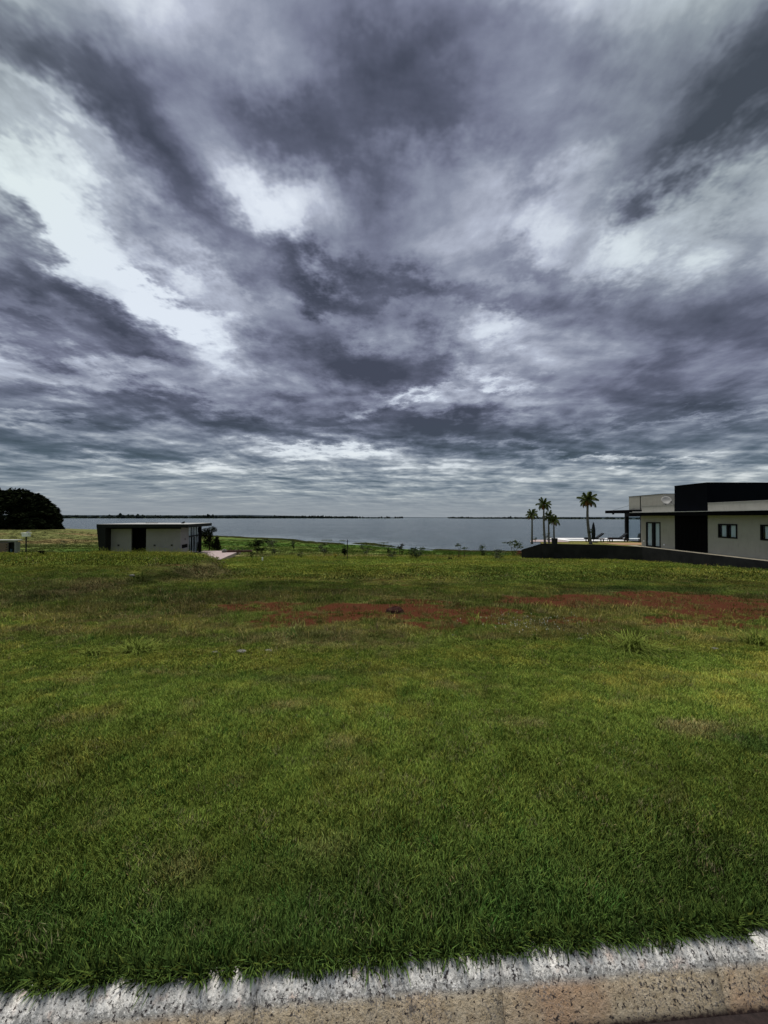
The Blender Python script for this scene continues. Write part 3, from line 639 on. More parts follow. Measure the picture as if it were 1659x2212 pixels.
LB2 = interp_path([pd(-700, 2600, 30), pd(60, 2600, 26), pd(200, 2800, 30), pd(240, 2900, 38), pd(290, 3100, 30), pd(360, 3300, 6)], 60)
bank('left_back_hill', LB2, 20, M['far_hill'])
def wood(name, P, hh, seed, dens=1.0):                   # a wood far off that reads as one mass
    rs = np.random.RandomState(seed); v = []; f = []; o = 0
    cu = [(math.cos(a) * c, math.sin(a) * c, z) for z, c in ((0, .75), (.45, 1.), (.8, .7)) for a in np.arange(5) * 1.2566] + [(0, 0, 1)]
    cf = [(i, (i + 1) % 5, 5 + (i + 1) % 5, 5 + i) for i in range(5)] + [(5 + i, 5 + (i + 1) % 5, 10 + (i + 1) % 5, 10 + i) for i in range(5)] + [(10 + i, 10 + (i + 1) % 5, 15) for i in range(5)]
    for (x, y, h) in P:
        d = Vector((x, y, 0)).normalized()
        for k in range(int(9 * dens)):
            if vn(x / 160., k * 0., seed) < .14 and k > 1: continue
            u = rs.uniform(8, 170); px_ = x + d.x * u + rs.uniform(-18, 18); py_ = y + d.y * u + rs.uniform(-18, 18)
            r = rs.uniform(4, 9); ht = rs.uniform(.5, 1.) * hh * (.7 + .5 * vn(x / 90., y / 90., seed + 3)); g = LAKE + .6 + u * .015
            if rs.rand() < .03: ht *= 1.45
            v += [(px_ + a * r * rs.uniform(.7, 1.25), py_ + b * r * rs.uniform(.7, 1.25), g + c * ht * rs.uniform(.9, 1.1)) for a, b, c in cu]
            f += [tuple(o + i for i in q) for q in cf]; o += 16
    return kind(MB().add(v, f).obj(name, M['far_trees']), 'stuff')
wood('far_wood', LB, 15, 5, 1.5); wood('far_wood', RB, 12.5, 6, .9)
# low weed mats lying on the water near the shore
wm = MB()
for (px, py, L, s) in ((401, 543.2, 15, 1), (413, 542.9, 10, 2), (419, 546.6, 7, 3), (357, 540.2, 9, 4), (372, 540.6, 5, 5), (391, 543.5, 4, 6), (341, 541.3, 6, 7), (430, 547.5, 5, 8)):
    d = ray(px - 30, py); k = (LAKE - H) / d.z; c = d * k; rs = np.random.RandomState(s); w = L * c.y / F
    for j in range(14):
        x = c.x + (rs.rand() - .5) * w; y = c.y + rs.normal(0, .35); r = rs.uniform(.15, .5)
        wm.add([(x + r * math.cos(a) * 1.8, y + r * math.sin(a), LAKE - .05) for a in np.arange(6) * 1.047] + [(x, y, LAKE + rs.uniform(.10, .22))], [(i, (i + 1) % 6, 6) for i in range(6)])
kind(wm.obj('floating_water_weed', M['weed_mat']), 'stuff')
# reeds along the water's edge and on the spit
rd = [tuft('reed_tuft', 26, .9, .10, .30, .06, .5, 320 + i, 1) for i in range(3)]
n = 5200; X = RS.uniform(-75, 34, n); Y = shore(X) - np.abs(RS.normal(0, 3.0, n)) - .2
k = (chan(X, Y) < .35) & (chan(X, Y + 2.5) < .2) & (chan(X, Y + 5) < .3) & (chan(X, Y + 7.5) < .5); X = X[k]; Y = Y[k]; n = len(X)
t = mixc(np.zeros((n, 3)) + np.array((.060, .090, .022)), np.array((.13, .12, .045)), vn(X / 5., Y / 2., 115)) 
kind(scatter('shore_reeds', np.stack([X, Y, zf(X, Y)], 1), t, np.stack([X * 0, X * 0, RS.rand(n) * 6], 1), np.repeat(RS.uniform(.5, 1.2, n)[:, None], 3, 1), RS.randint(0, 3, n), rd), 'stuff')
n = 14000; Y = RS.uniform(41, 120, n); X = RS.uniform(-1.1, .62, n) * Y; k = (Y < shore(X) - 1) & (chan(X, Y) < .3) & (chan(X, Y + 2.5) < .2) & (chan(X, Y + 5) < .3) & (chan(X, Y + 7.5) < .5) & ~inside(X, Y, TERR); lx, ly = cab_local(X, Y); k &= ~((lx > -7.6) & (lx < 4.4) & (ly > -3) & (ly < 7.2))
X = X[k]; Y = Y[k]; n = len(X); t = grass_col(X, Y) * (.8 + .5 * RS.rand(n))[:, None]
kind(scatter('marsh_grass', np.stack([X, Y, zf(X, Y)], 1), t, np.stack([X * 0, X * 0, RS.rand(n) * 6], 1), np.repeat(RS.uniform(.35, .9, n)[:, None], 3, 1), RS.randint(0, 3, n), rd), 'stuff')

# ------------------------------------------------------------------ plants
def leaves(n, fn, size, seed, flat=.5):                  # n small leaves at points given by fn(rs)
    rs = np.random.RandomState(seed); v = []; f = []
    for k in range(n):
        p = Vector(fn(rs)); a = Vector(rs.normal(0, 1, 3)); a.z *= flat; a.normalize(); b = a.cross(Vector(rs.normal(0, 1, 3))).normalized()
        s = size * rs.uniform(.6, 1.3); o = len(v)
        v += [tuple(p - a * s), tuple(p + b * s * .38), tuple(p + a * s), tuple(p - b * s * .38)]; f.append((o, o + 1, o + 2, o + 3))
    return MB().add(v, f)
def crown_pts(lumps, fill=.5):
    def fn(rs):
        c = lumps[rs.randint(len(lumps))]; d = rs.normal(0, 1, 3); d /= np.linalg.norm(d)
        r = (1 - fill * rs.rand() ** 2); return (c[0] + d[0] * c[3] * r, c[1] + d[1] * c[3] * r, c[2] + d[2] * c[4] * r)
    return fn
def stems(nst, h, spread, rad, seed, base=.0):
    rs = np.random.RandomState(seed); b = MB(); tips = []
    for k in range(nst):
        a = rs.uniform(0, 6.28); e = spread * rs.uniform(.3, 1) * (0 if nst == 1 else 1); hh = h * rs.uniform(.7, 1)
        p = [(base * math.cos(a), base * math.sin(a), -.05), (e * .4 * math.cos(a) + rs.normal(0, .03 * h), e * .4 * math.sin(a), hh * .5), (e * math.cos(a), e * math.sin(a), hh)]
        b.tube(p, [rad, rad * .75, rad * .35], 5); tips.append(p)
    return b, tips
def plant(name, label, cat, px, py, w, h, lf, seed, nl=160, ls=.06, nst=3, trunk=.35, rad=.018, group=None, Y=None, flat=.5):
    """sapling or shrub: w, h in pixels of the photograph at its base"""
    g = at(px, py) if Y is None else None
    if Y is not None: X = (px - CX) / F * Y; g = on(X, Y)
    s = g.y / F * 1.32; W_, H_ = w * s, h * s; nl = int(nl * 1.6)
    t = thing(name, label, cat, g, 0, group)
    b, tips = stems(nst, H_ * (.95 if trunk > .5 else .9), W_ * .35, rad * (1.9 if trunk > .5 else 1.2), seed); b.obj('stem', M['bark'], t)
    rs = np.random.RandomState(seed + 1); lumps = []
    for k in range(max(4, nst + 3)):
        zz = H_ * (trunk + (1 - trunk) * rs.uniform(.1, .9)); q = W_ * .5 * rs.uniform(.1, .75); a = rs.uniform(0, 6.28)
        lumps.append((q * math.cos(a), q * math.sin(a), zz, W_ * rs.uniform(.14, .3), H_ * (1 - trunk) * rs.uniform(.12, .28)))
    leaves(nl, crown_pts(lumps, .9), ls, seed + 2, flat).obj('foliage', lf, t)
    return t
GP = 'young plants along the far edge of the lot'
plant('shrub', 'dense dark green rounded shrub beside the end of the pink paving', 'shrub', 257, 554, 19, 11.5, M['leaf_dark'], 11, 900, .10, 5, .02)
plant('shrub', 'loose grey-green shrub touching the right side of the dense dark one', 'shrub', 272, 554, 17, 11, M['leaf_grey'], 12, 480, .09, 5, .05)
plant('sapling', 'tiny dark sapling on the bank in front of the dense shrub', 'sapling', 251.8, 561, 4, 7, M['leaf_dark'], 13, 60, .06, 1, .35)
plant('sapling', 'small sapling with a single round dark crown, right of the grey-green shrub', 'sapling', 292.9, 555, 6, 10.5, M['leaf_green'], 14, 170, .08, 1, .4, group=GP)
plant('sapling', 'short branching sprig between the round-crowned sapling and the flat-topped one', 'sapling', 301.5, 558, 7, 6, M['leaf_grey'], 15, 70, .07, 3, .2, group=GP)
plant('sapling', 'flat-topped spreading sapling left of the tall dark stake', 'sapling', 323.8, 558, 10, 11.5, M['leaf_grey'], 16, 260, .08, 3, .25, group=GP, flat=.15)
plant('sapling', 'small bright yellow plant on the sandy strip', 'plant', 335, 559, 4.5, 4.5, M['leaf_yellow'], 17, 60, .07, 3, .1)
plant('sapling', 'dark narrow sapling tied beside the tall stake', 'sapling', 344.8, 559, 6, 11, M['leaf_dark'], 18, 260, .08, 2, .3, group=GP)
plant('sapling', 'pale airy sapling with a wide crown, first to the right of the stake', 'sapling', 366, 557, 10, 9, M['leaf_grey'], 19, 200, .08, 2, .3, group=GP, flat=.2)
plant('sapling', 'thin dark sapling leaning left, behind the small bush', 'sapling', 388.9, 555, 5, 8, M['leaf_dark'], 20, 110, .08, 2, .3, group=GP)
plant('shrub', 'low olive bush between two thin dark saplings', 'shrub', 391.5, 558, 8, 6, M['leaf_grey'], 21, 220, .08, 4, .05)
plant('sapling', 'thin dark sapling with a full crown, right of the low olive bush', 'sapling', 399.8, 556, 7, 9, M['leaf_dark'], 22, 170, .08, 2, .3, group=GP)
plant('shrub', 'grassy grey-green bush, widest of the plants in the middle of the lot edge', 'shrub', 417, 559, 14, 9, M['leaf_green'], 23, 330, .10, 6, .05)
plant('sapling', 'bare twiggy sapling whose tip rises against the water, left of a pair', 'sapling', 458.7, 558, 7, 11, M['leaf_green'], 24, 60, .09, 2, .75, group=GP)
plant('sapling', 'bare twiggy sapling whose tip rises against the water, right of a pair', 'sapling', 464.5, 558, 5, 9.5, M['leaf_green'], 25, 45, .09, 1, .7, group=GP)
plant('shrub', 'upright dark green bush in front of the water, midway to the palms', 'shrub', 482, 557, 9, 9, M['leaf_green'], 26, 300, .08, 4, .1)
plant('shrub', 'spreading sage green bush just left of the wide-leaved sapling', 'shrub', 496, 559, 15, 7, M['leaf_grey'], 27, 300, .08, 5, .05)
plant('sapling', 'wide-leaved dark sapling standing out against the lake by the dark wall end', 'sapling', 513, 557, 15, 13, M['leaf_green'], 28, 120, .14, 3, .55, flat=.2)
plant('shrub', 'dark red-leaved shrub at the low end of the dark retaining wall', 'shrub', 520.5, 556.5, 9, 5, M['leaf_red'], 29, 260, .08, 4, .05)
plant('weed', 'tiny dark weed at the lot edge below the twiggy pair', 'weed', 450, 560, 5, 3.5, M['leaf_dark'], 30, 50, .07, 3, .1)
plant('weed', 'scraggly dark weed in the left field beyond the post box', 'weed', 64, 547.5, 7, 5, M['leaf_green'], 31, 60, .09, 3, .3)
plant('weed', 'low dark weed clump at the foot of the left field', 'weed', 42, 555, 6, 3, M['leaf_dark'], 32, 80, .08, 3, .1)
# wide range of small weeds on the lot edge
eg = [tuft('edge_tuft', 20, .22, .12, .42, .02, .7, 340 + i, 1, .2, 2) for i in range(4)]
n = 520; PXr = RS.uniform(270, 520, n); Yr = RS.uniform(35, 41, n); X = (PXr - CX) / F * Yr; Y = Yr
t = mixc(grass_col(X, Y), np.array((.19, .18, .04)), sm(PXr, 400, 430) * (1 - sm(PXr, 460, 490)) * .6)
kind(scatter('edge_weeds', np.stack([X, Y, zf(X, Y)], 1), t, np.stack([X * 0, X * 0, RS.rand(n) * 6], 1), np.repeat((RS.uniform(.3, 1., n))[:, None], 3, 1), RS.randint(0, 4, n), eg), 'stuff')
n = 500; PXr = RS.uniform(92, 192, n); Yr = RS.uniform(23.5, 26.5, n); X = (PXr - CX) / F * Yr; Y = Yr
kind(scatter('bank_top_grass', np.stack([X, Y, zf(X, Y)], 1), grass_col(X, Y), np.stack([X * 0, X * 0, RS.rand(n) * 6], 1), np.repeat((RS.uniform(.25, .6, n))[:, None], 3, 1), RS.randint(0, 4, n), eg), 'stuff')

p = at(347.2, 559.5); st = MB(); st.tube([(0, 0, -.1), (.01, 0, 19.8 * p.y / F)], .04, 6)
tag(st.obj('stake', M['pole'], loc=p), 'tall thin dark stake standing by a dark sapling at the lot edge', 'stake')
p = at(262.4, 561.5); st = MB(); st.box(-.05, -.03, -.02, .05, .03, .34)
tag(st.obj('marker_post', M['white'], loc=p), 'short white marker peg on the bank below the shrubs', 'marker', )

# big dark trees at the left edge
def big_tree(px, base, Y, rx, top, seed, label):
    X = (px - CX) / F * Y; zb = float(zf(X, Y)); s = Y / F; ztop = H + (516.7 - top) * s; hh = ztop - zb
    t = thing('broad_tree', label, 'tree', (X, Y, zb), 0, 'dark trees at the left edge')
    rs = np.random.RandomState(seed); b = MB()
    b.tube([(0, 0, -.3), (.2, 0, hh * .2), (.1, .2, hh * .45)], [.5, .42, .3], 8)
    b.obj('trunk', M['bark'], t)
    b = MB()
    for k in range(7):
        a = k * .9; b.tube([(.1, .1, hh * .3), (rx * s * .35 * math.cos(a), rx * s * .35 * math.sin(a), hh * .55), (rx * s * .7 * math.cos(a), rx * s * .7 * math.sin(a), hh * .72)], [.22, .15, .06], 6)
    b.obj('limb', M['bark'], t)
    lumps = []
    Rr = rx * s
    for k in range(60):
        u = rs.uniform(0, 1) ** .6; a = rs.uniform(0, 6.28); ph = math.acos(u)     # layered dome down to the ground
        q = Rr * math.sin(ph) ** .8 if False else Rr * math.sqrt(max(0, 1 - u * u)) * .86
        z = hh * (.07 + .84 * u); lumps.append((q * math.cos(a), q * math.sin(a), z, Rr * rs.uniform(.16, .3), hh * rs.uniform(.05, .10)))
    for k in range(14): lumps.append((Rr * rs.uniform(-.4, .4), Rr * rs.uniform(-.4, .4), hh * rs.uniform(.3, .85), Rr * .3, hh * .12))
    for k in range(26):
        a = rs.uniform(0, 6.28); q = Rr * rs.uniform(.5, .98); lumps.append((q * math.cos(a), q * math.sin(a), hh * rs.uniform(.02, .14), Rr * .16, hh * .08))
    leaves(6500, crown_pts(lumps, .5), .62, seed + 1, .35).obj('crown', M['leaf_dark'], t)
big_tree(-40, 0, 112, 34, 484, 401, 'broad dark tree mostly cut off by the left edge, tallest of the dark trees')
big_tree(-8, 0, 118, 26, 485.0, 402, 'broad dark tree in full leaf right at the left edge')
big_tree(17, 0, 122, 22, 487.5, 403, 'dark rounded tree second from the right end of the dark tree clump top')
big_tree(34, 0, 125, 18, 493.5, 404, 'dark tree where the clump starts sloping down towards the lake')
big_tree(46, 0, 128, 12, 501.5, 405, 'smaller dark tree near the lake end of the clump')
big_tree(53.5, 0, 128, 7.5, 510.5, 406, 'smallest dark tree, last one towards the lake')

# ------------------------------------------------------------------ terrace of the right house
ZT = -1.04
tp = MB(); tp.prism([(23.06, -19.8), (59.8, -19.8), (59.8, 49.8), (28.05, 49.8), (21.0, 46.85), (16.6, 40.9), (15.75, 38.36), (19.24, 37.36), (21.2, 36.55), (23.06, 34.25)], -6.5, ZT)
kind(tp.obj('terrace_ground', M['ground']), 'structure'); o = bpy.data.objects['terrace_ground']
at_ = o.data.attributes.new('tint', 'FLOAT_COLOR', 'POINT'); at_.data.foreach_set('color', np.tile(np.array((.13, .125, .04, 1), 'f'), len(o.data.vertices)))
at_ = o.data.attributes.new('soil', 'FLOAT', 'POINT')
rw = MB(); pts = [(22.9, -20), (22.9, 34.2), (21.1, 36.4), (19.2, 37.2), (15.6, 38.2), (13.7, 38.4)]
tz = [-1.0, -1.0, -1.0, -1.0, -1.0, -1.62]; v = []
for (x, y), z in zip(pts, tz):
    for dz, dd in ((-4.5, 0), (z, 0), (z, .15), (-4.5, .15)):
        v.append((x + dd, y + dd * (1 if x < 22 else .3), dz))
f = [(i * 4 + j, i * 4 + (j + 1) % 4, i * 4 + 4 + (j + 1) % 4, i * 4 + 4 + j) for i in range(5) for j in range(4)] + [(3, 2, 1, 0), (20, 21, 22, 23)]
tag(rw.add(v, f).obj('retaining_wall', M['retain']), 'low dark retaining wall that runs along the right house and ends in a slope', 'wall')
kind(MB().box(23.07, -19.5, ZT - .02, 23.98, 36.6, ZT + .02).obj('concrete_path', M['concrete']), 'structure')
kind(MB().box(22.6, 36.9, ZT - .02, 27.2, 40.2, ZT + .035).obj('wooden_deck', M['deck']), 'structure')
kind(MB().box(20.4, 42.6, ZT - .02, 40, 48.4, ZT + .08).obj('pool_surround', M['pooltile']), 'structure')
kind(MB().box(21.6, 44.6, ZT + .0, 39, 46.2, ZT + .086).obj('pool_water', M['water']), 'structure')
pp = MB().prism([(15.6, 41.2), (19.8, 40.9), (20.3, 44.6), (17.2, 44.9)], ZT - .02, ZT + .05); kind(pp.obj('pink_patio', M['paving']), 'structure')

# ------------------------------------------------------------------ right house
XF = 24.0; HZ = ZT
house = thing('modern_house', 'long low modern house with pale walls, flat dark canopy and a black central block', 'house', (0, 0, 0))
def xwall(x, thick, y0, y1, z0, z1, holes, name, m, parent):    # wall in a plane of constant x with openings (y0, y1, z0, z1)
    b = MB(); ys = y0
    for (a, c, p, q) in sorted(holes):
        b.box(x, ys, z0, x + thick, a, z1)
        if p > z0: b.box(x, a, z0, x + thick, c, p)
        if q < z1: b.box(x, a, q, x + thick, c, z1)
        ys = c
    b.box(x, ys, z0, x + thick, y1, z1); return b.obj(name, m, parent)
W1 = (26.15, 27.65, .17, 1.17); W2 = (23.1, 24.55, .17, 1.17); W3 = (19.3, 20.8, .17, 1.17); DR = (33.42, 35.25, HZ + .03, 1.20)
xwall(XF, .2, 14, 28.55, HZ - .1, 2.1, [W1, W2, W3], 'wall', M['wall_pale'], house)
xwall(XF, .2, 31.75, 35.9, HZ - .1, 2.1, [DR], 'wall', M['wall_pale'], house)
MB().box(XF + .2, 35.7, HZ - .1, 27.3, 35.9, 2.1).obj('wall', M['wall_pale'], house)
MB().box(XF + .2, 14, HZ - .1, 40, 14.2, 2.1).obj('wall', M['wall_pale'], house)
MB().box(27.3, 37.6, HZ - .1, 27.5, 41.0, 2.12).obj('wall', M['wall_pale'], house)
MB().box(27.3, 35.9, HZ - .1, 27.5, 37.6, 2.12).obj('wall', M['wall_pale'], house)
MB().box(XF + .2, 14.2, 2.1, 40, 28.5, 2.2).box(XF + .2, 31.8, 2.1, 40, 37.5, 2.2).obj('roof', M['roof_pale'], house)
# parapets
MB().box(XF - .02, 14, 2.104, XF + .16, 28.5, 2.68).obj('parapet', M['wall_pale'], house)
MB().box(XF - .02, 31.8, 2.104, XF + .16, 35.8, 2.66).obj('parapet', M['wall_pale'], house)
MB().box(XF - .05, 14, 2.68, XF + .19, 28.5, 2.71).box(XF - .05, 31.8, 2.66, XF + .19, 35.83, 2.69).obj('coping', M['roof_pale'], house)
# black central block with its garage-like recess
MB().box(XF - .03, 28.55, HZ - .1, 40, 31.75, 4.2).obj('black_block', M['blackwall'], house)
MB().box(XF - .05, 28.53, 4.2, 40.02, 31.77, 4.23).obj('coping', M['frame'], house)
bd = MB()
for k in range(8): bd.box(XF - .045, 28.66 + k * .385, HZ + .02, XF - .03, 29.02 + k * .385, 1.62)
bd.obj('black_door', M['black'], house)
# rear block and its flashing
MB().box(27.3, 37.6, 2.12, 40, 42.9, 3.93).obj('rear_block', M['wall_pale'], house)
MB().box(27.27, 37.57, 3.93, 40, 42.93, 3.96).obj('coping', M['frame'], house)
MB().box(27.27, 40.93, HZ, 27.3, 41.0, 3.9).obj('downpipe', M['frame'], house)
# canopies
MB().box(23.25, 14, 1.76, XF - .03, 36.4, 2.05).obj('canopy', M['black'], house)
MB().box(23.22, 14, 2.05, XF - .02, 36.42, 2.085).obj('flashing', M['flash'], house)
MB().box(27.0, 36.4, 2.125, 27.26, 47.0, 2.46).box(27.26, 43.0, 2.125, 36, 47.0, 2.46).box(24.0, 36.4, 1.80, 27.0, 37.2, 2.1).obj('veranda_canopy', M['black'], house)
MB().box(27.05, 43.0, HZ, 27.35, 43.3, 2.125).box(27.02, 37.0, 1.72, 27.3, 43.0, 2.12).obj('veranda_frame', M['frame'], house)
wr = MB()
for (y, x) in ((44.6, 27.2), (41.4, 27.2)): wr.tube([(x, y + 1.2, 2.46), (27.6, y - 1.5, 3.0)], .012, 5)
wr.obj('stay_cable', M['frame'], house)
for y in (45.6, 41.6):
    MB().tube([(27.15, y, 2.12), (27.15, y, 1.98)], .11, 10).obj('downlight', M['frame'], house)
MB().box(27.32, 41.02, HZ + .06, 27.34, 43.0, 1.72).obj('glass_screen', M['glass'], house)
MB().box(27.27, 41.0, HZ, 27.37, 43.0, HZ + .06).obj('screen_rail', M['frame'], house)
for (y, z) in ((36.15, -.62), (32.95, -.82)): pass
for (y, z) in ((35.55, -.55), (33.0, -.72)):
    MB().box(XF - .03, y - .07, z - .06, XF - .001, y + .07, z + .06).obj('wall_light', M['white'], house)
def curtain(y0, y1, z0, z1, x, parent, seed):
    v = []; f = []; n = int((y1 - y0) / .02)
    for i in range(n + 1):
        y = y0 + (y1 - y0) * i / n; w = .035 * math.sin(y * 46 + seed) + .015 * math.sin(y * 19 + seed)
        v += [(x + w, y, z0), (x + w * .6, y, z1)]
    f = [(2 * i, 2 * i + 1, 2 * i + 3, 2 * i + 2) for i in range(n)]
    return MB().add(v, f).obj('curtain', M['curtain'], parent, True)
def window(hole, name, gap=.16, cover=.88, bottom=.06):
    a, c, p, q = hole; x = XF + .03; fr = MB(); t = .10
    fr.box(x - .06, a, p, x + .06, a + t, q).box(x - .06, c - t, p, x + .06, c, q).box(x - .06, a + t, q - t, x + .06, c - t, q).box(x - .06, a + t, p, x + .06, c - t, p + t)
    mc = (a + c) / 2; fr.box(x - .05, mc - gap / 2, p + t, x + .05, mc + gap / 2, q - t)
    w = fr.obj(name, M['frame'], house)
    for (s, e) in ((a + t, mc - gap / 2), (mc + gap / 2, c - t)):
        MB().box(x - .004, s, p + t, x + .004, e, q - t).obj('pane', M['glass'], w)
        curtain(s + .02, s + (e - s) * cover, p + t * .6, q - t * .9, x + .09, w, s)
    MB().box(x + .17, a - .3, p - .3 if p > HZ + .2 else HZ, x + .19, c + .3, q + .3).obj('dark_room_sheet', M['black'], w)  # black sheet added to stand in for the dark unlit room
    return w
window(W1, 'window'); window(W2, 'window'); window(W3, 'window'); window(DR, 'glass_door', .30, .97)
# satellite dish on the roof
ds = thing('satellite_dish', 'round white satellite dish on the flat roof of the right house', 'dish', (25.6, 34.9, 2.2))
v = []; f = []; nr, na = 6, 24
for i in range(nr + 1):
    r = .40 * i / nr
    for k in range(na): v.append((r * math.cos(k * 2 * math.pi / na), r * math.sin(k * 2 * math.pi / na) * 1.0, r * r * .45))
f = [(i * na + k, i * na + (k + 1) % na, (i + 1) * na + (k + 1) % na, (i + 1) * na + k) for i in range(nr) for k in range(na)]
d_ = MB().add(v, f).obj('reflector', M['roof_pale'], ds, True); d_.location = (0, 0, .95); d_.rotation_euler = (R(62), R(0), R(-22)); sl = d_.modifiers.new('thickness', 'SOLIDIFY'); sl.thickness = .015
MB().tube([(0, .05, 0), (0, .08, .6), (0, .02, .92)], .03, 8).obj('mast', M['frame'], ds)
MB().tube([(0, 0, .62), (.10, -.42, .80)], .014, 6).tube([(.10, -.44, .76), (.10, -.44, .88)], .04, 8).obj('feed_arm', M['frame'], ds)

# loungers, side table, parasol
def lounger(x, y, rz, label):
    t = thing('sun_lounger', label, 'sun lounger', (x, y, ZT + .01), rz, 'dark loungers by the pool')
    b = MB(); b.box(-1.0, -.30, .30, .95, -.25, .37).box(-1.0, .25, .30, .95, .30, .37).box(-1.0, -.25, .30, -.95, .25, .37).box(.9, -.25, .30, .95, .25, .37); b.obj('frame', M['wood_dark'], t)
    me = None
    for k in range(12):
        x0 = -.93 + k * .1
        if me is None: s_ = MB().box(0, -.25, 0, .08, .25, .02).obj('slat', M['wood_dark'], t); me = s_.data; s_.location = (x0, 0, .355)
        else: link('slat', me, t, (x0, 0, .355))
    bk = MB().box(0, -.27, 0, .82, .27, .10).obj('backrest', M['fabric_dark'], t); MB().box(-.95, -.27, .375, .25, .27, .46).obj('cushion', M['fabric_dark'], t); bk.location = (.22, 0, .38); bk.rotation_euler = (0, R(-38), 0)
    for sx, sy in ((-.82, -.27), (-.82, .27), (.75, -.27), (.75, .27)): MB().box(sx - .045, sy - .03, 0, sx + .045, sy + .03, .30).obj('leg', M['wood_dark'], t)
    MB().tube([(-1.0, -.29, .37), (-1.0, .29, .37)], .06, 8).obj('end_roll', M['fabric_dark'], t)
    return t
lounger(22.95, 41.9, R(-4), 'dark wooden sun lounger with raised back, nearer the palm tree')
lounger(25.6, 42.0, R(-4), 'dark wooden sun lounger with raised back, half hidden by the veranda post')
tb = thing('side_table', 'small low dark table between the two loungers with a bowl on it', 'table', (24.0, 40.9, ZT + .035))
MB().tube([(0, 0, .30), (0, 0, .34)], .36, 14).obj('tabletop', M['wood_dark'], tb)
for k in range(3): MB().tube([(.22 * math.cos(k * 2.1), .22 * math.sin(k * 2.1), .30), (.28 * math.cos(k * 2.1), .28 * math.sin(k * 2.1), 0)], .025, 6).obj('leg', M['wood_dark'], tb)
bw = MB(); bw.tube([(0, 0, 0), (0, 0, .05), (0, 0, .13)], [.07, .14, .17], 12); tag(bw.obj('bowl', M['terracotta'], loc=(24.05, 40.9, ZT + .375)), 'small brown bowl on the low dark table between the loungers', 'bowl')
pr = thing('closed_parasol', 'closed dark parasol on a round base right beside the tallest palm', 'parasol', (22.3, 41.0, ZT))
MB().tube([(0, 0, 0), (0, 0, .08), (0, 0, .1)], [.42, .40, .1], 16).obj('base', M['pole'], pr)
MB().tube([(0, 0, .1), (0, 0, .45)], .03, 8).obj('mast', M['pole'], pr)
cn = MB(); v = []
pf = [(.30, .09), (.45, .16), (.9, .19), (1.4, .17), (1.8, .12), (2.1, .05), (2.16, .01)]
for z, r in pf:
    for k in range(16): rr = r * (1 if k % 2 else .72); v.append((rr * math.cos(k * math.pi / 8), rr * math.sin(k * math.pi / 8), z))
cn.add(v, [(i * 16 + k, i * 16 + (k + 1) % 16, i * 16 + 16 + (k + 1) % 16, i * 16 + 16 + k) for i in range(len(pf) - 1) for k in range(16)] + [tuple(range(15, -1, -1))]); cn.obj('canopy', M['fabric_dark'], pr, False)
pt = thing('potted_plant', 'round green plant in a dark pot behind the glass screen of the veranda', 'potted plant', (27.9, 41.9, ZT))
MB().tube([(0, 0, 0), (0, 0, .35)], [.16, .22], 12).obj('pot', M['pole'], pt)
leaves(160, crown_pts([(0, 0, .55, .28, .25), (0, .1, .75, .2, .25)], .9), .10, 77).obj('foliage', M['leaf_grey'], pt)

# ------------------------------------------------------------------ palms
def frond_mesh(L, droop, seed, name='frond', nl=30):
    rs = np.random.RandomState(seed); b = MB(); P = []
    for i in range(9):
        u = i / 8; P.append(Vector((L * u * (1 - .18 * u * droop), 0, L * (.42 * u - .62 * droop * u * u))))
    b.tube(P, [.028 * (1 - .85 * i / 8) + .004 for i in range(9)], 4)
    for k in range(nl):
        u = .16 + .84 * k / (nl - 1); i = min(7, int(u * 8)); fr_ = u * 8 - i; p = P[i].lerp(P[i + 1], fr_); t = (P[i + 1] - P[i]).normalized()
        ll = L * .40 * math.sin(math.pi * (.12 + .80 * u)) ** .7 * rs.uniform(.85, 1.1)
        for s in (-1, 1):
            d = (Vector((0, s, 0)) * .62 + t * .75 + Vector((0, 0, -.12))).normalized()
            m1 = p + d * ll * .5; m2 = p + d * ll * .8 + Vector((0, 0, -ll * (.45 + .35 * droop))); w = t * .017
            b.add([p - w, p + w, m1 + w * 1.3, m1 - w * 1.3, m2], [(0, 1, 2, 3), (3, 2, 4)])
    return b
FM = {}
for k in range(5):
    o = frond_mesh(1.0, (.35, .6, .85, 1.1, 1.3)[k], 500 + k).obj('frond', M['leaf_palm']); FM[k] = o.data; bpy.data.objects.remove(o)
o = frond_mesh(1.0, 1.25, 510).obj('frond', M['leaf_dry']); FM['dry'] = o.data; bpy.data.objects.remove(o)
def palm(X, Y, zb, height, bend, L, nf, r0, seed, label, dry=3, pot=False):
    t = thing('palm_tree', label, 'palm tree', (X, Y, zb), 0, 'palms on the right terrace'); rs = np.random.RandomState(seed)
    P = [Vector((bend * (math.sin(u * 2.2)) * .6 - bend * .0, 0, height * u)) for u in np.linspace(0, 1, 26)]
    rad = [r0 * (1.35 - .55 * (i / 25) + (.10 if i % 2 else 0)) * (1.3 if i == 0 else 1) for i in range(26)]
    P[0].z = -.1
    MB().tube(P, rad, 10).obj('trunk', M['bark_palm'], t, True); top = P[-1]
    MB().tube([top + Vector((0, 0, -.35)), top + Vector((0, 0, -.1)), top + Vector((0, 0, .22))], [r0 * .9, r0 * 1.4, r0 * .6], 8).obj('crownshaft', M['husk'], t)
    for k in range(nf):
        a = k * 2.399 + rs.uniform(-.2, .2); q = k / nf            # young fronds stand up, old ones hang
        el = R(84) - q * R(98) + rs.uniform(-.12, .12); idx = min(4, int(q * 5)); isd = k >= nf - dry
        link('frond', FM['dry' if isd else idx], t, top + Vector((0, 0, .08)), (0, -(el - R(20)), a), L * rs.uniform(.85, 1.1) * (.75 if isd else 1))
    return t
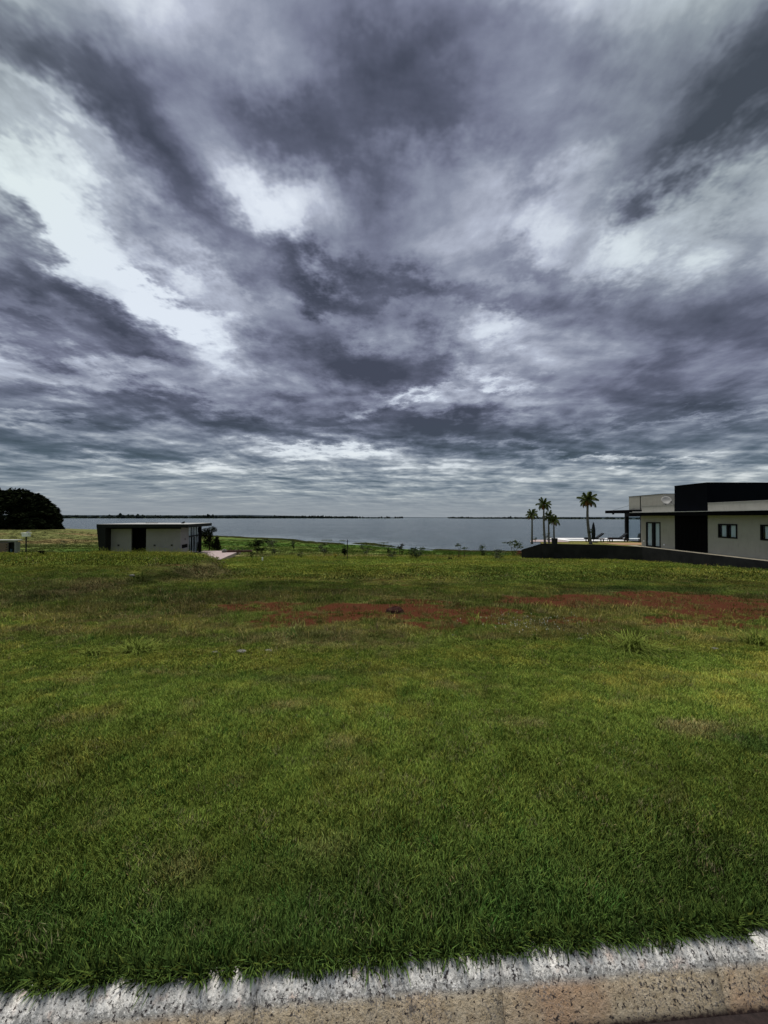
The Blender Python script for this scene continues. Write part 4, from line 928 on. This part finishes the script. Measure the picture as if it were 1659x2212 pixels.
def palm_at(px, Y, top_py, **k):        # top_py: where the crown's heart is seen
    X = (px - CX) / F * Y; zt = H + (517.8 + (px - CX) * .003 - top_py) * Y / F
    return palm(X, Y, k.pop('zb', ZT), zt - k.get('zb0', ZT), **{a: b for a, b in k.items() if a != 'zb0'})
palm_at(590.6, 38.3, 502.0, bend=-.52, L=1.05, nf=24, r0=.11, seed=1, label='tallest palm with a bent trunk, beside the closed parasol', dry=4)
palm_at(531.9, 39.5, 516.5, bend=.03, L=.74, nf=20, r0=.075, seed=2, label='leftmost palm, short and straight, standing alone at the sloping wall end', dry=3)
palm_at(544.9, 39.0, 506.5, bend=-.2, L=.80, nf=21, r0=.085, seed=3, label='taller palm of the close group of three, its crown above the lake horizon', dry=2)
palm_at(548.9, 39.3, 518.5, bend=-.04, L=.70, nf=19, r0=.07, seed=4, label='middle palm of the close group of three, crown at the horizon', dry=2)
palm_at(554.2, 38.8, 522.5, bend=-.06, L=.72, nf=19, r0=.07, seed=5, label='right palm of the close group of three, rising from a dark pot', dry=3)
p5 = ((554.3 - CX) / F * 38.8, 38.75); pb = MB().tube([(0, 0, 0), (0, 0, .55)], [.26, .30], 14); tag(pb.obj('planter_pot', M['pole'], loc=(p5[0], p5[1], ZT)), 'dark round pot at the foot of the rightmost grouped palm', 'planter')
def small_plant(name, label, cat, x, y, z, w, h, lf, seed, nl, ls, trunk=.3, nst=3):
    t = thing(name, label, cat, (x, y, z)); b, _ = stems(nst, h * .9, w * .4, .015, seed); b.obj('stem', M['bark'], t); rs = np.random.RandomState(seed)
    lumps = [(w * .35 * rs.uniform(-1, 1), w * .35 * rs.uniform(-1, 1), h * (trunk + (1 - trunk) * rs.rand()), w * .22, h * .12) for _ in range(6)]
    leaves(nl, crown_pts(lumps, .9), ls, seed + 1, .3).obj('foliage', lf, t); return t
small_plant('shrub', 'small dark leafy plant on the pink patio against the water', 'plant', 18.5, 43.6, ZT, .9, 1.0, M['leaf_green'], 601, 70, .10, .4)
small_plant('shrub', 'small dark sprig behind the leftmost palm against the water', 'plant', 15.9, 40.5, ZT, .6, .55, M['leaf_green'], 602, 40, .10, .4)
small_plant('epiphyte', 'spiky epiphyte growing round the trunk of the tallest palm', 'plant', (589.6 - CX) / F * 38.2, 38.15, ZT + 1.15, .7, .3, M['leaf_green'], 603, 60, .10, .0)

# ------------------------------------------------------------------ cabin on the left
cab = thing('cabin', 'low flat-roofed cabin with grey walls, dark frame and glazed corner', 'cabin', CO, CA)
CZ0 = -.15; RT, RB_ = .84 - CO.z, .50 - CO.z
MB().box(-6.98, -1.0, RB_, .97, 7.4, RT - .03).obj('roof', M['fascia'], cab, bevel=.01)
MB().box(-6.96, -.98, RT - .03, .95, 7.38, RT).obj('roof_covering', M['roof_pale'], cab)
# leaning end wall
le = MB(); yy = (-1.0, 7.3); v = []
for y in yy: v += [(-6.62, y, CZ0), (-6.22, y, CZ0), (-6.22, y, RB_), (-6.96, y, RB_)]
le.add(v, [(0, 1, 2, 3), (7, 6, 5, 4), (0, 4, 5, 1), (1, 5, 6, 2), (2, 6, 7, 3), (3, 7, 4, 0)]); le.obj('leaning_wall', M['fascia'], cab)
MB().box(-6.50, 0, CZ0, -4.45, .18, RB_ - .14).obj('wall', M['wall_grey'], cab)
MB().box(-3.12, 0, CZ0, 0, .18, RB_ - .14).obj('wall', M['wall_grey'], cab)
MB().box(-6.2, .02, RB_ - .14, -.02, .16, RB_).obj('lintel', M['black'], cab)
MB().box(-6.7, .3, CZ0, -6.52, 6.9, RB_).obj('wall', M['black'], cab)
MB().box(-6.5, 6.7, CZ0, -.02, 6.88, RB_).obj('wall', M['wall_grey'], cab)
MB().box(-4.44, .55, CZ0, -3.13, .62, RB_).obj('door', M['black'], cab)
MB().box(-4.62, .182, CZ0, -4.45, .55, RB_).box(-3.12, .182, CZ0, -2.95, .55, RB_).obj('door_reveal', M['black'], cab)
sw = MB(); sw.box(-.18, .182, CZ0, 0, .35, RB_).box(-.18, .35, CZ0, 0, 2.1, .88).box(-.18, .35, 1.26, 0, 2.1, RB_).box(-.18, 2.1, CZ0, 0, 2.38, RB_); sw.obj('side_wall', M['wall_grey'], cab)
MB().box(-.10, .352, .882, -.06, 2.098, 1.258).obj('slot_window', M['black'], cab)
for (x, z) in ((-5.55, 1.28), (-2.35, 1.25), (-.80, 1.25)):
    MB().box(x - .075, -.05, z - .075, x + .075, -.001, z + .075).obj('wall_vent', M['pole'], cab)  # small dark square vents, not light sources
MB().box(.001, 1.2, 1.72, .05, 1.32, 1.84).obj('wall_vent', M['pole'], cab)
gf = MB(); ybars = (2.40, 3.32, 4.22, 5.05, 6.0)
for k, y in enumerate(ybars): gf.box(-.10, y, 0, -.02, y + .07, RB_ - .02)
gf.box(-.10, 2.47, 1.90, -.02, 6.0, 2.04).box(-.10, 2.47, 0, -.02, 6.0, .08)
g = gf.obj('glazing_frame', M['frame'], cab)
for a, c in zip(ybars[:-1], ybars[1:]):
    MB().box(-.065, a + .07, .08, -.055, c, 1.90).obj('pane', M['glass'], g); MB().box(-.065, a + .07, 2.04, -.055, c, RB_ - .02).obj('pane', M['glass'], g)
def ccurt(y0, y1, z0, z1):
    v = []; n = max(6, int((y1 - y0) / .03))
    for i in range(n + 1):
        y = y0 + (y1 - y0) * i / n; w = .03 * math.sin(y * 30); v += [(-.2 + w, y, z0), (-.2 + w, y, z1)]
    MB().add(v, [(2 * i, 2 * i + 1, 2 * i + 3, 2 * i + 2) for i in range(n)]).obj('curtain', M['curtain'], g, True)
for (a, c) in ((2.45, 3.0), (3.40, 3.95), (4.3, 4.8), (5.15, 5.75)): ccurt(a, c, .06, 1.9)
for (a, c) in ((2.47, 4.0), (4.25, 5.9)): ccurt(a, c, 2.02, RB_)
MB().box(-.30, 6.07, CZ0, .0, 6.88, RB_).obj('corner_pier', M['black'], cab)
MB().box(-1.9, 2.2, CZ0, -1.8, 6.6, RB_).obj('inner_wall', M['black'], cab)
vp = MB(); vp.tube([(-.9, 3, RT), (-.6, 3, RT + .16)], .09, 8); vp.obj('roof_vent', M['pole'], cab)
MB().box(-4.9, 4.2, RT, -3.9, 4.8, RT + .08).obj('roof_hatch', M['roof_pale'], cab)
pv_ = MB(); pv_.box(.02, -3.2, -.30, 4.25, 7.6, .03).obj('pink_paving', M['paving'], loc=CO); o = bpy.data.objects['pink_paving']; o.rotation_euler = (0, 0, CA); kind(o, 'structure')
# planter bed on the paving, small tree beside the cabin
pb = thing('planter_bed', 'low rusty planter bed with sparse plants on the pink paving', 'planter', CO + Vector((2.1, 6.2, .03)), CA)
MB().box(-.1, -.6, 0, 2.7, -.52, .17).box(-.1, .42, 0, 2.7, .5, .17).box(-.1, -.52, 0, -.02, .42, .17).box(2.62, -.52, 0, 2.7, .42, .17).obj('edging', M['terracotta'], pb)
MB().box(-.02, -.52, 0, 2.62, .42, .12).obj('soil', M['mound'], pb)
leaves(120, crown_pts([(.3 + .45 * k, 0, .3, .2, .22) for k in range(5)], .9), .08, 640).obj('foliage', M['leaf_grey'], pb)
rk = MB()
def rock(label, x, y, z, sx, sy, sz, m, seed, cat='rock', name='rock', group=None):
    rs = np.random.RandomState(seed); v = []; nu, nv = 9, 6
    for j in range(nv + 1):
        th = math.pi * j / nv
        for i in range(nu):
            ph = 2 * math.pi * i / nu; k = 1 + .28 * (rs.rand() - .5); v.append((sx * math.sin(th) * math.cos(ph) * k, sy * math.sin(th) * math.sin(ph) * k, sz * math.cos(th) * k))
    f = [(j * nu + i, (j + 1) * nu + i, (j + 1) * nu + (i + 1) % nu, j * nu + (i + 1) % nu) for j in range(nv) for i in range(nu)]
    return tag(MB().add(v, f).obj(name, m, loc=(x, y, z)), label, cat, group)
c = CO + Vector((2.0, 5.6, .2)); rock('pale boulder at the left end of the rusty planter bed', c.x, c.y, c.z, .28, .24, .22, M['rock'], 650)
X, Y = (209.5 - CX) / F * 47.2, 47.2
tr = thing('small_tree', 'small dark tree with loose crown behind the right end of the cabin roof', 'tree', (X, Y, -2.75))
MB().tube([(0, 0, -.1), (.08, 0, 1.0), (.15, .05, 2.1)], [.10, .08, .04], 8).obj('trunk', M['bark'], tr)
leaves(1500, crown_pts([(-.5, 0, 2.45, .55, .45), (.25, .2, 2.7, .6, .4), (.1, -.2, 2.1, .5, .4), (.0, 0, 1.5, .6, .5), (-.3, .2, 1.0, .6, .5), (.5, .1, .7, .55, .5), (-.8, .3, 2.0, .4, .4)], .8), .13, 651).obj('crown', M['leaf_dark'], tr)
X, Y = (217 - CX) / F * 46.6, 46.6
tr = thing('small_conifer', 'bushy dark conifer standing at the back edge of the pink paving', 'tree', (X, Y, -2.7))
MB().tube([(0, 0, -.1), (0, 0, 1.8)], [.07, .02], 6).obj('trunk', M['bark'], tr)
leaves(1100, crown_pts([(0, 0, .35 + .25 * k, .62 - .075 * k, .22) for k in range(6)], .9), .11, 655).obj('crown', M['leaf_dark'], tr)

# ------------------------------------------------------------------ brick meter shelter and post box, far left
bx = at(6, 554.5); Yb = 33.5; Xb = (0 - CX) / F * Yb; zb = H - 37.8 * Yb / F
sh = thing('brick_shelter', 'small unfinished brick shelter under a pale concrete slab at the left edge', 'shelter', (Xb, Yb, zb), R(2))
s_ = Yb / F; Wd = 16.6 * s_; Hh = 13.2 * s_
MB().box(-2.2, -.10, Hh, Wd + .08, .5, Hh + .09).obj('slab_roof', M['slab'], sh)
MB().box(-2.2, .05, -.4, 8.2 * s_, .16, Hh).obj('back_wall', M['mortar'], sh)
MB().box(8.4 * s_, -.05, Hh - .11, Wd, .12, Hh).obj('lintel', M['block'], sh)
MB().box(8.2 * s_, .24, -.2, 14.9 * s_, .28, Hh).box(8.2 * s_, .06, -.2, 8.5 * s_, .24, Hh).obj('meter_door', M['fascia'], sh)
MB().box(9.0 * s_, .14, 0, 10.4 * s_, .24, .42).obj('blue_box', M['blue'], sh)
bm_ = None
for row in range(9):
    for k in range(12):
        x = -2.1 + k * .235 + (row % 2) * .11; z = -.02 + row * .112
        if x + .22 > 8.3 * s_ or z > Hh - .1: continue
        if bm_ is None: o_ = MB().box(0, 0, 0, .22, .09, .10).obj('brick', M['brick'], sh); bm_ = o_.data; o_.location = (x, -.05, z)
        else: link('brick', bm_, sh, (x, -.05 + random.uniform(-.008, .008), z), (0, 0, random.uniform(-.02, .02)))
cm_ = None
for row in range(6):
    z = -.02 + row * .178
    if z + .16 > Hh - .10: continue
    for yy in (-.04, .16):
        if cm_ is None: o_ = MB().box(0, 0, 0, .15, .19, .165).obj('block', M['block'], sh); cm_ = o_.data; o_.location = (Wd - .155, yy, z)
        else: link('block', cm_, sh, (Wd - .155 + random.uniform(-.008, .008), yy, z))
px0 = 26.6; Yp = 33.8; Xp = (px0 - CX) / F * Yp; sp = Yp / F; zp = H - 37.0 * sp
po = thing('post_box', 'white box with a lid on a dark post beside the brick shelter', 'post box', (Xp, Yp, zp))
MB().box(-.035, -.035, -.3, .035, .035, 21 * sp - .38).obj('post', M['pole'], po)
MB().box(-.26, -.16, 21 * sp - .38, .24, .16, 21 * sp - .10).obj('box', M['white'], po, bevel=.01)
MB().box(-.31, -.2, 21 * sp - .10, .29, .2, 21 * sp - .045).obj('lid', M['white'], po, bevel=.01)
MB().box(.02, -.03, 21 * sp - .045, .16, .03, 21 * sp + .05).tube([(.1, 0, 21 * sp + .04), (.36, 0, 21 * sp + .15)], .03, 6).obj('spout', M['block'], po)
tag(MB().tube([(0, 0, 0), (0, 0, .06)], .12, 10).obj('cap', M['slab'], sh, loc=(21.6 * s_, 0, Hh - .08)), '', '') if False else None

# ------------------------------------------------------------------ stones, termite mound, coarse clumps in the field
GS = 'loose pale stones along the lawn edge'
for i, (px, py, w, h, lb) in enumerate([(580.8, 640, 7, 3, 'flat pale stone just left of the big grass clump'), (453.4, 636.5, 5, 3, 'small pale stone in the yellow-green grass at mid field'),
        (534.5, 636, 6, 2.5, 'flat grey stone among white wildflowers, left of the flat pale stone'), (485, 634.5, 4, 2, 'tiny pale pebble left of the white wildflowers'), (715, 649.5, 8, 2.5, 'thin pale stone at the lawn edge on the right'),
        (241.5, 652.5, 11, 4, 'longest pale stone at the left part of the lawn edge'), (268.5, 651.5, 8, 3, 'pale stone next to the longest one on the lawn edge'), (132, 576.5, 6, 3, 'pale stone on the brown embankment below the cabin'), (215, 653, 8, 2.5, 'half-buried stone left of the longest one')]):
    g = at(px, py); s = g.y / F; rock(lb, g.x, g.y, g.z + h * s * .25, w * s * .5, w * s * .3, h * s * .5, M['rock'], 700 + i, group=GS)
g = at(395, 613); s = g.y / F; rock('dark red earth mound in the bare soil at mid field', g.x, g.y, g.z, 9 * s, 6 * s, 6.5 * s, M['mound'], 720, 'earth mound', 'earth_mound')
def clump(px, py, w, h, n, seed, label, m=None, up=1.0):
    g = at(px, py); s = g.y / F; W_, H_ = w * s / 2, h * s; rs = np.random.RandomState(seed); b = MB()
    for k in range(n):
        a = rs.uniform(0, 6.28); ra = rs.uniform(0, 6.28); r0 = W_ * .55 * rs.rand() ** 1.3; ox, oy = r0 * math.cos(ra), r0 * math.sin(ra) * .5
        L = rs.uniform(.2, 1.0) ; e = W_ * L; hh = H_ * rs.uniform(.15, .85) * (1.05 - .45 * L) * (1 - .6 * r0 / W_); c, d = math.cos(a), math.sin(a); w_ = rs.uniform(.0025, .0055)
        k_ = rs.uniform(.3, 1.0)
        p = [Vector((ox, oy, 0)), Vector((ox + e * .25 * c, oy + e * .25 * d, hh * .65)), Vector((ox + e * .65 * c, oy + e * .65 * d, hh)), Vector((ox + e * c, oy + e * d, hh * k_))]
        q = Vector((-d, c, 0)) * w_
        b.add([p[0] - q, p[0] + q, p[1] + q, p[1] - q, p[2] + q * .8, p[2] - q * .8, p[3]], [(0, 1, 2, 3), (3, 2, 4, 5), (5, 4, 6)])
    tag(b.obj('grass_clump', m or M['leaf_bright'], loc=g), label, 'grass clump', 'coarse grass clumps at the lawn edge')
clump(632, 650, 90, 27, 230, 801, 'big coarse clump of long arching grass at the lawn edge, right of centre')
clump(137, 653, 66, 20, 170, 802, 'low bright clump of broad grass blades at the left of the lawn edge')
clump(90, 655, 34, 11, 70, 803, 'small grass clump left of the low bright clump')
clump(755, 645, 60, 24, 190, 804, 'leafy grass clump cut by the right edge of the picture')
clump(455, 644, 44, 11, 110, 805, 'yellow-green grass clump by the small stone at mid field')
clump(490, 646, 16, 12, 40, 806, 'small grass clump in the middle of the lawn edge')
clump(535, 641, 14, 14, 40, 807, 'small upright grass clump left of the big coarse clump')
clump(216, 609, 22, 6, 60, 808, 'low lime green grass clump in the rough field, left of centre')
clump(255, 607, 26, 5, 60, 809, 'low lime green grass clump right beside another one in the rough field')
# white wildflowers
fl = MB(); rs = np.random.RandomState(9)
for k in range(100):
    px, py = (rs.normal(530, 26), rs.normal(626, 5)) if k < 130 else (rs.uniform(420, 760), rs.normal(628, 7))
    g = at(px, py); r = rs.uniform(.004, .009); h = rs.uniform(.04, .11)
    fl.add([(g.x + r * math.cos(a), g.y + r * math.sin(a) * .8, g.z + h + .01 * math.sin(a)) for a in np.arange(5) * 1.2566], [(0, 1, 2, 3, 4)])
    fl.add([(g.x - .002, g.y, g.z), (g.x + .002, g.y, g.z), (g.x, g.y, g.z + h)], [(0, 1, 2)])
kind(fl.obj('white_wildflowers', mat('petal', (.30, .30, .24), .8)), 'stuff')
